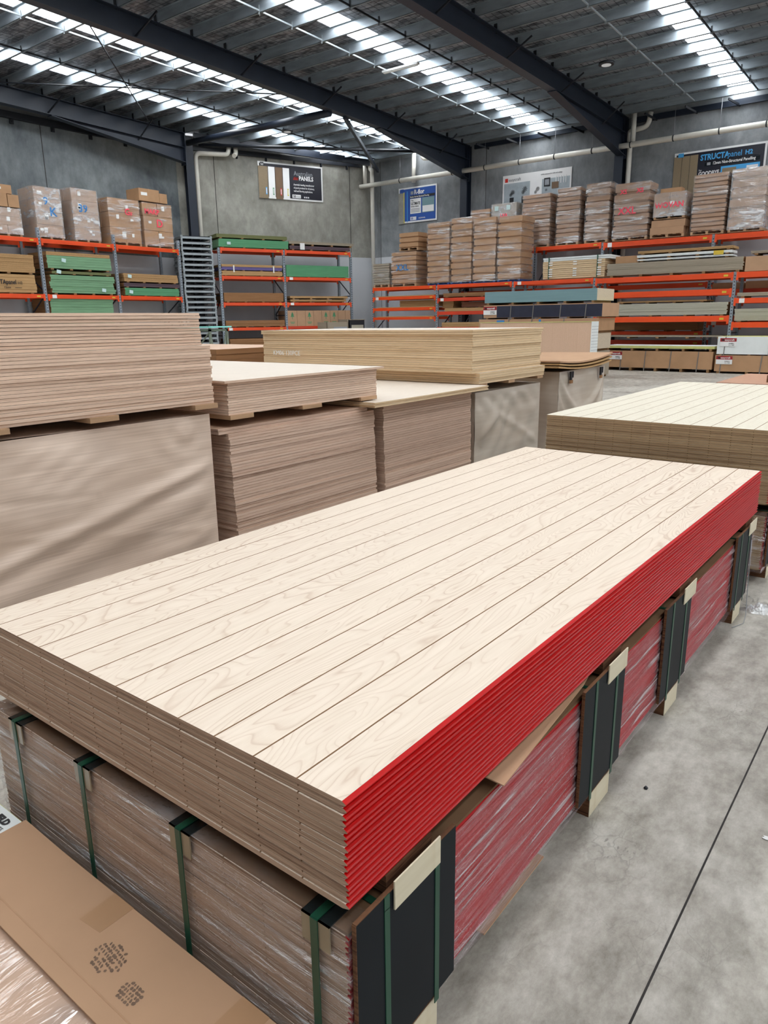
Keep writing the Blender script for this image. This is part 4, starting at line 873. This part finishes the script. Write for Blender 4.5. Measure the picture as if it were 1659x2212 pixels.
def f1(i, j):
    a = 1.0*math.exp(-((j-.42-.32*i)/.035)**2)+.8*math.exp(-((j-.30-.30*i)/.06)**2)+.5*math.exp(-((j-.12-.26*i)/.05)**2)
    a += .14*math.sin(34*(j+.55*i)+2*math.sin(4*i))*max(0, .75-i)*max(0, min(1, 4*(j-.4)))+.06*math.sin(70*(j-.4*i)+3*math.sin(9*i))*max(0, math.sin(5*i+7*j))
    rr = math.hypot(i-.88, (j-.93)*.8); a += .35*math.sin(70*rr)*math.exp(-rr/.09)+.25*math.sin(9*i+5*j)+.15*math.exp(-((j-.62+.25*i)/.015)**2)-.2*math.exp(-((j-.75+.12*i)/.012)**2)*(i < .5)
    return a
def f2(i, j):
    return .9*math.sin(8*i+3*math.sin(4*j))*j*(1-j)*2+.8*math.exp(-((j-.75+.6*abs(i-.35))/.05)**2)+.5*math.sin(17*i-9*j)*(1-j)*.8+.4*math.sin(11*j+5*i)+.3*math.sin(31*i+14*j+4*math.sin(6*j))*math.sin(9*j)+.25*math.sin(23*j-19*i+3*math.sin(8*i))
def f3(i, j):
    return 1.1*math.exp(-((j-.95+1.1*i*(1-i)*1.5)/.06)**2)+.9*math.exp(-((j-.75+1.3*i*(1-i)*1.3)/.06)**2)+.7*math.exp(-((j-.5+1.3*i*(1-i))/.07)**2)+.4*math.sin(12*i+6*j)
cover(XB, XF-.01, .3, 1.5, .925, m_cover, 'plywood stack under translucent wrinkled plastic at the left edge', folds=f1, amp=.02)
bearers(XB, XF+.02, (.42, .87, 1.39), .932, .975, 'short pine bearer between the two left hand plywood stacks')
sheets(XB, XF, .33, 1.515, .975, 1.24, 20, [m_edgeA, m_white_ply], 'light edged plywood sheet in the lower part of the upper left stack', 'lower sheets of the upper left stack', .004)
sheets(XB, XF-.03, .33, 1.49, 1.24, 1.385, 11, [m_edgeA, m_white_ply], 'light edged plywood sheet among the set back top sheets of the upper left stack', 'top sheets of the upper left stack', .004, gap=.0018)
# second stack
bearers(XB+.1, XF-.05, (1.72, 2.2, 2.6), 0, .03, 'low floor bearer under the tall bare plywood stack', mat=m_wooddk)
sheets(XB, XF-.01, 1.625, 2.76, .03, .845, 56, [m_edgeB, m_pinkply], 'plywood sheet in the tall bare stack second from left', 'sheets of the tall bare stack second from left', .004, odd={9: (.012, -.02), 55: (-.01, -.05), 54: (-.01, -.05)}, lean=(.0, -.03))
bearers(XB, XF+.01, (1.6, 2.1), .847, .905, 'pine bearer under the low white topped stack', w_=.15)
bearers(XB, XF+.01, (2.59,), .884, .905, 'pine bearer under the right end of the low white topped stack', w_=.15)
sheets(XB, XF, 1.6, 2.75, .905, 1.06, 13, [m_edgeA, m_white_ply], 'plywood sheet in the low stack with white top, second from left', 'sheets of the low white topped stack', .003)
sheets(XB, XF+.02, 1.57, 2.8, 1.061, 1.073, 1, [m_edgeA, m_white_ply], 'wide white faced top sheet of the low stack second from left', None, 0)
# third stack
bearers(XB+.1, XF-.05, (2.95, 3.3, 3.7), 0, .03, 'low floor bearer under the stack with the white faced lid sheet', mat=m_wooddk)
sheets(XB, XF, 2.83, 3.87, .03, .845, 54, [m_edgeB, m_pinkply], 'plywood sheet in the bare stack third from left', 'sheets of the bare stack third from left', .003, lean=(0, -.02))
sheets(XB, XF+.1, 2.6, 3.92, .848, .878, 3, [m_edgeC, m_white_ply], 'white faced sheet laid over the bare stack third from left', 'white faced lid sheets of the third stack', .006)
# fourth: pale cover with the big straw coloured block on it
cover(XB, XF, 3.93, 5.0, .815, m_coverw, 'plywood stack under a crumpled pale plastic cover below the big straw coloured block', side_mat=m_edgeB, folds=f2, amp=.014)
bearers(XB, XF+.02, (3.95, 4.38, 4.88), .82, .878, 'pine bearer under the big straw coloured plywood block', w_=.1)
sheets(XB, XF+.02, 3.93, 5.0, .88, .96, 5, [m_edgeC, m_white_ply], 'straw coloured sheet in the wider foot of the big block', 'foot sheets of the big block', .004)
sheets(XB, XF, 3.86, 4.96, .96, 1.235, 16, [m_edgeC, m_white_ply], 'straw coloured sheet in the big raised plywood block', 'sheets of the big raised block', .005)
sheets(XB, XF+.01, 3.84, 4.97, 1.235, 1.268, 2, [m_edgeC, m_white_ply], 'white faced top sheet of the big raised plywood block', 'top sheets of the big raised block', .004)
m = text_mb('KM06 130PCE', .055, -4.1, 1.06, 3.83, bold=.0, ext=.0005); tag(m.build('chalk_writing', m_paper), 'chalk writing on the near face of the big straw coloured block', 'writing')
# fifth
cover(XB, XF+.02, 5.33, 6.38, .88, m_coverw, 'plywood stack under a sagging pale cloth like cover with bowed brown lid boards', side_mat=m_coverg, folds=f3, amp=.02)
for i in range(3):
    t_ = MB((XF+.05, 5.25, .89+.022*i))
    zf = lambda a, b_, k=i: .89+.022*k+.035*(2*a-1)**2*(b_)+(.012*k*(b_ > .5)*(a))
    for s_ in (0, .014):
        t_.grid(lambda a, b_, s2=s_: (XB+(XF+.06-XB)*b_, 5.2+1.22*a+.01*i, zf(a, b_)+s2), 16, 10)
    t_.add([(XF+.06, 5.2+1.22*a/16+.01*i, zf(a/16, 1)+s2) for a in range(17) for s2 in (0, .014)], [(2*a, 2*a+2, 2*a+3, 2*a+1) for a in range(16)])
    t_.add([(XB+(XF+.06-XB)*b_/10, 5.2+.01*i, zf(0, b_/10)+s2) for b_ in range(11) for s2 in (0, .014)], [(2*a+1, 2*a+3, 2*a+2, 2*a) for a in range(10)])
    tag(t_.build('bowed_board', m_kraft if i == 2 else m_mdf), 'bowed brown lid board lying on the stack with the sagging cover', 'board', 'bowed lid boards')
for y in (5.5, 6.2):
    t = thing('cover_clip', 'small dark clip hanging over the sagging cover, the %s one of two' % ('left' if y < 6 else 'right'), 'clip', (XF+.03, y, .8)); m = MB(); m.box(0, .015, 0, .03, .0, .075); m.box(0, .015, .04, .06, .02, .075); m.build('hook', m_dark, t); m = MB(); m.box(.002, .014, .0, .05, -.03, .0); m.build('wood_piece', m_kraftdk, t)
# stack further left behind, with glass crate
sheets(-7.0, -4.78, 3.75, 4.9, .0, 1.1, 22, [m_kraftdk, m_pinkply], 'dark brown board in the stack behind the low white topped stack', 'boards of the dark stack behind', .01, name='board_sheet', cat='board')
def glass_mat():
    m, nt, b = nm('green_tinted_glass'); b.inputs['Base Color'].default_value = (.55, .85, .78, 1); b.inputs['Roughness'].default_value = .05; b.inputs['Transmission Weight'].default_value = .9; b.inputs['IOR'].default_value = 1.45
    return m
m_glass = glass_mat(); m_teal = M('teal_glass_edge', (150, 232, 222), .2); m_crate = M('sage_green_steel', (128, 138, 122), .5)
o = (-7.62-.96, 6.0, 0); t = thing('wire_crate', 'sage green cross braced wire crate with a teal glass lid, behind the left stacks', 'crate', o)
m = MB()
for x in (0, .95):
    for y in (0, .3): m.box(x, x+.03, y, y+.03, 0, 1.27)
for z in (.35, .8, 1.22): m.box(0, .98, 0, .03, z, z+.03); m.box(0, .98, .3, .33, z, z+.03); m.box(0, .03, 0, .33, z, z+.03); m.box(.95, .98, 0, .33, z, z+.03)
m.build('frame', m_crate, t)
m = MB(); [m.bar((a, .01, .82), (b_, .01, 1.22), .015, .015) for a, b_ in ((0, .48), (.48, 0), (.48, .97), (.97, .48))]; [m.bar((.97, a, .1), (.97, b_, 1.22), .015, .015) for a, b_ in ((0, .3), (.3, 0))]; m.build('cross_brace', m_crate, t)
m = MB(); m.box(.02, .96, .01, .02, .1, 1.0); m.build('mesh_side', m_crate, t) if False else None
m = MB(); m.box(-.05, 1.03, -.05, .35, 1.27, 1.29); m.build('glass_lid', m_glass, t)
m = MB(); m.box(-.055, 1.035, -.056, -.05, 1.27, 1.29); m.box(1.03, 1.036, -.05, .35, 1.27, 1.29); m.build('glass_edge', m_teal, t)
# crates at the far corner
t = thing('grey_panel_box', 'open grey box by the right end of the skew wall rack', 'box', fr('D', 3.2, -.9), ang('D'))
m = MB(); m.box(0, .8, 0, .03, 0, 1.3); m.box(0, .03, 0, .7, 0, 1.3); m.box(.77, .8, 0, .7, 0, 1.38); m.build('box', m_greybrd, t); m = MB(); m.box(.25, .75, -.01, -.001, .7, 1.15); m.build('front_sheet', m_signgrey, t)
t = thing('black_box', 'black box with a pale board leaning in it near the wall corner', 'box', fr('D', 4.06, -.9), ang('D'))
m = MB(); m.box(0, .56, .02, .5, 0, 1.36); m.build('box', m_dark, t); m = MB(); m.box(.06, .5, -.01, .019, .6, 1.2); m.build('pale_board', m_greybrd2, t); m = MB(); m.box(-.02, .58, 0, .5, 1.36, 1.38); m.build('lid', m_greybrd, t)

# ---------------------------------------------------------------- grooved panels
def groove_mesh(Ly, t, name, mats, n=12, p=.1):
    """birch lining panel: V grooves on top, tongue on the right edge, groove on the left; sheet is extruded along y"""
    W2 = n*p; prof = []; mi = []
    def a(x, z, m_): prof.append((x, z)); mi.append(m_)          # m_ = material of the face from this point to the next
    a(-W2+.004, 0, 0); a(-.013, 0, 2); a(-.001, t*.36, 2); a(.0012, t*.46, 2); a(.0012, t*.6, 2); a(-.0008, t*.72, 2); a(-.0062, t*.97, 0); a(-.0062, t, 1)
    for k in range(1, n):
        x = -p*k; a(x+.0017, t, 3); a(x, t-.0034, 3); a(x-.0017, t, 1)
    a(-W2, t, 0); a(-W2+.006, t*.5, 0)
    m = MB(); q = len(prof)
    vs = [(x, 0, z) for x, z in prof]+[(x, Ly, z) for x, z in prof]
    m.add(vs, [(i, (i+1) % q, (i+1) % q+q, i+q) for i in range(q)], mi)
    m.add(vs[:q], [tuple(range(q))[::-1]], 0); m.add(vs[q:], [tuple(range(q))], 0)
    return m.build(name, mats, loc=(0, 0, 0))
T0 = .0116
gm = [m_edge, m_birch, m_red, m_groove]
def grooved_stack(proto, x, y, z0, n, pitch, label, group, jx=.0011, jy=.0016):
    for i in range(n):
        o = proto if i == 0 else proto.copy()
        if i: COL.objects.link(o)
        o.location = ((x+random.uniform(-jx, jx))*S, (y+random.uniform(-jy, jy))*S, (z0+i*pitch)*S)
        tag(o, label, 'panel', group)
p1 = groove_mesh(2.955, T0-.0009, 'grooved_panel', gm)
grooved_stack(p1, 0, 0, .448, 16, T0, 'red edged grooved birch panel in the main stack beneath its top sheet', 'panels of the main red edged stack')
o = p1.copy(); COL.objects.link(o); o.location = (-.002*S, .001*S, (.448+16*T0)*S); del o['group']; o['label'] = 'topmost pale birch grooved panel of the main stack, its whole face showing'
p2 = groove_mesh(2.62, .0114, 'grooved_panel', [m_edgeD, m_birch2, m_red, m_groove])
grooved_stack(p2, -.0, 3.2, .43, 29, .0123, 'grooved panel in the second stack beyond the main one, beneath its top sheet', 'panels of the second grooved stack')
o = p2.copy(); COL.objects.link(o); o.location = (0, 3.2*S, (.43+29*.0123)*S); del o['group']; o['label'] = 'topmost cream coloured grooved panel of the second stack, its whole face showing'

# ---------------------------------------------------------------- wrapped bundle below a grooved stack
def wrapped_bundle(y0, Ly, W2, z0, z1, n, label, boards, xstr, side=m_red2, x1=0.0, edge=m_edge):
    o = (x1, y0, 0); t = thing('wrapped_panel_bundle', label, 'bundle', o)
    # sheets inside the film
    pitch = (z1-z0)/n; me = None
    pr = groove_mesh(Ly, pitch-.0005, 'panel', [edge, m_birch, side, m_groove], n=int(round(W2/.1)))
    for i in range(n):
        q = pr if i == 0 else pr.copy()
        if i: COL.objects.link(q)
        q.parent = t; q.location = (random.uniform(-.006, -.003)*S, random.uniform(.0, .0012)*S, (z0+i*pitch)*S)
    m = MB(o); m.box(x1-W2, x1-.004, y0+.002, y0+Ly, z1, z1+.006); m.build('cover_board', m_coverbrd, t)
    # film skin with creases
    def wr(a, b_, k): return .0035*math.sin(31*a*k+60*b_)+.003*math.sin(13*a*k-41*b_)+.002*math.sin(90*b_+7*a*k)
    m = MB(o); m.grid(lambda i, j: (x1+.003+wr(i, j, Ly)*.5, y0-.006+(Ly+.01)*i, z0-.012+(z1+.016-z0)*j), 120, 26); m.build('stretch_film', m_film, t)
    m = MB(o); m.grid(lambda i, j: (x1-W2-.006+(W2+.01)*i, y0-.006+wr(i, j, 1.6)*.6, z0-.012+(z1+.016-z0)*j), 70, 26); m.build('stretch_film', m_filmend, t)
    m = MB(o); m.grid(lambda i, j: (x1-W2-.006, y0-.006+(Ly+.01)*i, z0-.012+(z1+.016-z0)*j), 4, 4); m.grid(lambda i, j: (x1-W2-.006+(W2+.012)*i, y0-.006+.06*j, z1+.008), 10, 2); m.build('stretch_film', m_filmend, t)
    # dark edge boards with green straps, floor bearers under them
    for yb in boards:
        m = MB(o); m.box(x1+.008, x1+.0145, y0+yb, y0+yb+.29, z0+.018, z1+.033); bd = m.build('corner_board', m_black, t)
        m = MB(o); m.box(x1+.006, x1+.0142, y0+yb-.0015, y0+yb, z0+.018, z1+.033); m.box(x1+.006, x1+.0142, y0+yb, y0+yb+.29, z1+.033, z1+.0345); m.build('board_edge', m_blackedge, bd)
        for ys in (.07, .22):
            m = MB(o); m.box(x1+.0145, x1+.0162, y0+yb+ys, y0+yb+ys+.014, z0-.0, z1+.0); m.box(x1-W2, x1+.0162, y0+yb+ys, y0+yb+ys+.014, z1+.0070, z1+.0085)
            m.box(x1+.0145, x1+.0162, y0+yb+ys, y0+yb+ys+.014, z1, z1+.0345); m.build('strap', m_strap, t)
        m = MB(o); m.box(x1-W2, x1+.006, y0+yb+.1, y0+yb+.24, 0, z0-.001); m.box(x1+.0065, x1+.008, y0+yb+.1, y0+yb+.24, 0.001, z0-.002, 1); m.build('bearer', [m_blackedge, m_lvl], t)
    for xs_ in xstr:
        m = MB(o); m.box(xs_, xs_+.016, y0-.0125, y0-.0105, z0-.02, z1+.01); m.box(xs_, xs_+.016, y0-.0105, y0+Ly, z1+.0095, z1+.0115); m.build('strap', m_strap, t)
        m = MB(o); m.box(xs_-.022, xs_+.04, y0-.0095, y0-.0068, z1-.045, z1+.009); m.build('edge_protector', m_protclr, t)
        m = MB(o); m.box(xs_-.022, xs_+.04, y0-.0095, y0+.075, z1+.0065, z1+.009); m.build('edge_protector', m_prot, t)
    return t
wrapped_bundle(0.0, 2.93, 1.2, .075, .395, 27, 'film wrapped red panel bundle with black strapped boards beneath the main stack', (.0, .9, 1.56, 2.53), (-1.075, -.775, -.43, -.075))
wrapped_bundle(3.24, 2.6, 1.2, .075, .36, 24, 'film wrapped panel bundle beneath the second grooved stack', (.02, .9, 1.9), (-.9, -.5, -.12), edge=m_edgeD)
# loose bearers between the wrapped bundle and the stack above it
for k, y in enumerate((.095, 1.05, 1.74, 2.73)):
    wn = ('nearest the camera', 'second from the camera', 'third from the camera', 'farthest, at the far end')[k]
    t = thing('packing_bearer', 'pine bearer with white end under the main stack, %s' % wn, 'bearer', (0, y, .41))
    m = MB(); m.box(-1.15, .0, 0, .135, .0, .036); m.build('plywood_core', m_blackedge, t)
    m = MB(); m.box(.0165, .0195, -.001, .136, -.02, .036); m.build('end_face', m_lvl, t)
for k, y in enumerate((3.35, 4.2, 5.2)):
    t = thing('packing_bearer', 'bearer between the second grooved stack and its wrapped bundle', 'bearer', (0, y, .392), group='bearers under the second grooved stack')
    m = MB(); m.box(-1.1, -.0, 0, .14, 0, .036); m.build('plywood_core', m_blackedge, t); m = MB(); m.box(.0, .003, 0, .14, 0, .036); m.build('end_face', m_lvl, t)

# cardboard slip hanging out of the gap
m = MB((0, .4, .43)); v = [(-.12, .37, .433), (-.12, 1.0, .433), (-.012, .98, .432), (-.004, .93, .431), (.027, .452, .424), (-.02, .448, .43)]
m.add(v+[(a, b_, c+.0025) for a, b_, c in v], [(5, 4, 3, 2, 1, 0), (6, 7, 8, 9, 10, 11)]+[(i, (i+1) % 6, (i+1) % 6+6, i+6) for i in range(6)])
tag(m.build('cardboard_slip', m_kraft), 'brown cardboard slip poking out between the main stack and the wrapped bundle', 'cardboard')
m = MB((0, .4, .06)); m.box(-.3, .004, .43, .72, .058, .0615); tag(m.build('hardboard_slip', m_kraft), 'thin brown board showing along the foot of the wrapped red bundle', 'board')

# ---------------------------------------------------------------- near left: film wrapped plywood pack with a cardboard sheet
t = thing('wrapped_plywood_pack', 'low film wrapped pinkish plywood pack in the bottom left corner', 'plywood pack', (-.9, -.5, 0))
o = (-.9, -.5, 0)
m = MB(o); m.box(-1.75, -.12, -1.0, -.055, .03, .135, 0, 1); m.build('sheet_block', [m_edgeB, m_pinkply], t)
m = MB(o); [m.box(x, x+.1, -1.0, -.06, 0, .03) for x in (-1.6, -.95, -.3)]; m.build('bearer', m_wooddk, t)
m = MB(o); m.grid(lambda i, j: (-1.76+1.65*i, -1.01+.965*j, .1385+.0022*math.sin(40*i+22*j)+.0018*math.sin(11*i-47*j)), 70, 60)
m.grid(lambda i, j: (-1.76+1.65*i, -.0445+.002*math.sin(40*i), .03+.11*j), 60, 4); m.grid(lambda i, j: (-.108, -1.01+.965*i, .03+.11*j), 20, 4)
m.build('stretch_film', film_mat('glossy_top_film', .06, .45, scale=(6, 1.6, 3), white=.2, bs=.35), t)
t = thing('cardboard_sheet', 'long flat brown cardboard sheet with footprints and tape, lying on the wrapped pack', 'cardboard', (-1.03, -.2, .15)); o = (-1.03, -.2, .15)
m = MB(o)
def zc(i): return .147+.006*math.exp(-(i/.12)**2)
NC = 24; vs = []
for i in range(NC+1):
    x = -1.03+.93*i/NC
    for y, dz in ((-.225, 0), (-.192, .0003), (-.190, -.0012), (-.188, .0003), (-.034, 0)): vs.append((x, y, zc(i/NC)+dz))
for i in range(NC+1):
    x = -1.03+.93*i/NC
    for y, dz in ((-.225, 0), (-.192, .0003), (-.190, -.0012), (-.188, .0003), (-.034, 0)): vs.append((x, y, zc(i/NC)+dz+.0035))
q = (NC+1)*5
m.add(vs, [(i*5+k+q, (i+1)*5+k+q, (i+1)*5+k+1+q, i*5+k+1+q) for i in range(NC) for k in range(4)]+[(i*5+k+1, (i+1)*5+k+1, (i+1)*5+k, i*5+k) for i in range(NC) for k in range(4)]
      + [(i*5, (i+1)*5, (i+1)*5+q, i*5+q) for i in range(NC)]+[(i*5+4+q, (i+1)*5+4+q, (i+1)*5+4, i*5+4) for i in range(NC)]+[(k, k+q, k+1+q, k+1) for k in range(4)])
m.build('board', m_kraft, t)
zt_ = .1509
m = MB(o); m.add([(x, y, zt_) for x, y in ((-.645, -.0335), (-.575, -.0335), (-.575, -.112), (-.64, -.118))]+[(x, y, zt_-.0006) for x, y in ((-.645, -.0335), (-.575, -.0335), (-.575, -.112), (-.64, -.118))], [(3, 2, 1, 0), (4, 5, 6, 7), (0, 1, 5, 4), (1, 2, 6, 5), (2, 3, 7, 6), (3, 0, 4, 7)]); m.build('packing_tape', m_tape, t)
m = MB(o); m.box(-.235, -.165, -.1, -.0335, zt_-.0006, zt_); m.build('packing_tape', m_tape, t)
m_mud = M('dry_mud_print', (122, 98, 80), .9, var=.3, scale=(60, 60, 60))
m = MB(o)
def blob(cx_, cy_, a, b_, rot):
    n = 7; c, s = math.cos(rot), math.sin(rot); vs = []
    for k in range(n):
        th = 2*math.pi*k/n; r = random.uniform(.75, 1.1); x, y = a*r*math.cos(th), b_*r*math.sin(th); vs.append((cx_+x*c-y*s, cy_+x*s+y*c, zt_+.0003))
    m.add(vs, [tuple(range(n))])
fp = 0
# sole: rows of tread lugs inside an oval, heel: a smaller patch
for i in range(-5, 6):
    for jj in range(-3, 4):
        a, b_ = i*.0075, jj*.009
        if (a/.042)**2+(b_/.03)**2 < 1 and random.random() < .82: blob(-.505+a+b_*.15+random.uniform(-.001, .001), -.135+b_-a*.12, random.uniform(.002, .0044), random.uniform(.003, .0056), .5+.5*(jj % 2))
m.build('footprint', m_mud, t); m = MB(o)
for i in range(-3, 4):
    for jj in range(-2, 3):
        a, b_ = i*.0075, jj*.008
        if (a/.026)**2+(b_/.02)**2 < 1: blob(-.405+a+random.uniform(-.001, .001), -.155+b_, random.uniform(.002, .0048), random.uniform(.003, .005), .4)
m.build('footprint', m_mud, t)
t = thing('printed_wrapper', 'white printed plastic sheet partly hidden under the cardboard at the left edge', 'wrapper', (-1.2, -.15, .142)); o = (-1.2, -.15, .142)
m = MB(o); m.grid(lambda i, j: (-1.5+.52*i, -.3+.262*j, .1445+.0012*math.sin(9*i+7*j)), 20, 12); m.build('sheet', m_whitebrd, t)
m = MB(o); m.box(-1.5, -.98, -.0385, -.0355, .1385, .1425); m.build('edge', m_lime, t)
m = text_mb('IELD', .026, -1.064, .147, -.072, align='RIGHT', mb=MB(o), bold=.0015, flat=True, ext=.0003, rot=0); text_mb('KS', .014, -1.054, .147, -.088, align='RIGHT', mb=m, flat=True, ext=.0003)
m.build('lettering', m_inkdk, t)

# ---------------------------------------------------------------- right hand boards and floor litter
sheets(-1.5, 1.0, 8.3, 9.9, .0, .6, 16, [m_redbrown, m_redbtop], 'red brown board in the stack at the right edge beyond the cream panels', 'red brown boards at the right edge', .015, name='board_sheet', cat='board')
m = MB((-1.0, 8.6, .6)); m.box(-1.02, .4, 8.55, 9.0, .6, .68); tag(m.build('dark_plank', m_blackedge), 'dark brown plank lying on the red brown boards', 'plank')
t = MB((.05, 3.0, 0))
def scrap(cx_, cy_, r, amp, n=14):
    mb = MB((cx_, cy_, 0)); random.seed(3)
    H = [[random.random() for _ in range(n+1)] for _ in range(n+1)]
    mb.grid(lambda i, j: (cx_+(i-.5)*r*2*(1+.2*math.sin(7*j)), cy_+(j-.5)*r*(1+.3*math.sin(5*i)), .002+amp*H[int(round(j*n))][int(round(i*n))]*max(0, 1-(2*i-1)**2-(2*j-1)**2)), n, n); return mb
tag(scrap(.09, 2.86, .085, .05).build('plastic_scrap', film_mat('crumpled_film', .25, .8, scale=(12, 12, 12), white=.4)), 'crumpled clear plastic scrap on the floor by the far end of the wrapped bundle', 'litter')
tag(scrap(.42, 1.2, .012, .006, 6).build('paper_flake', m_paper), 'tiny white paper flake on the floor right of the saw cut joint', 'litter')
m = MB((.09, 1.22, 0)); m.tube([(.09, 1.22, 0), (.094, 1.222, .006)], .006, 6); tag(m.build('pebble', m_dark), 'tiny dark pebble on the floor beside the wrapped bundle', 'pebble')
m = MB((.035, 2.75, 0)); m.tube([(.022, 2.78, .36), (.03, 2.76, .2), (.045, 2.72, .02), (.05, 2.66, .003), (.02, 2.58, .003)], .0016, 5); tag(m.build('loose_wire', m_wire), 'thin loose wire hanging down at the far corner board of the wrapped bundle', 'wire')
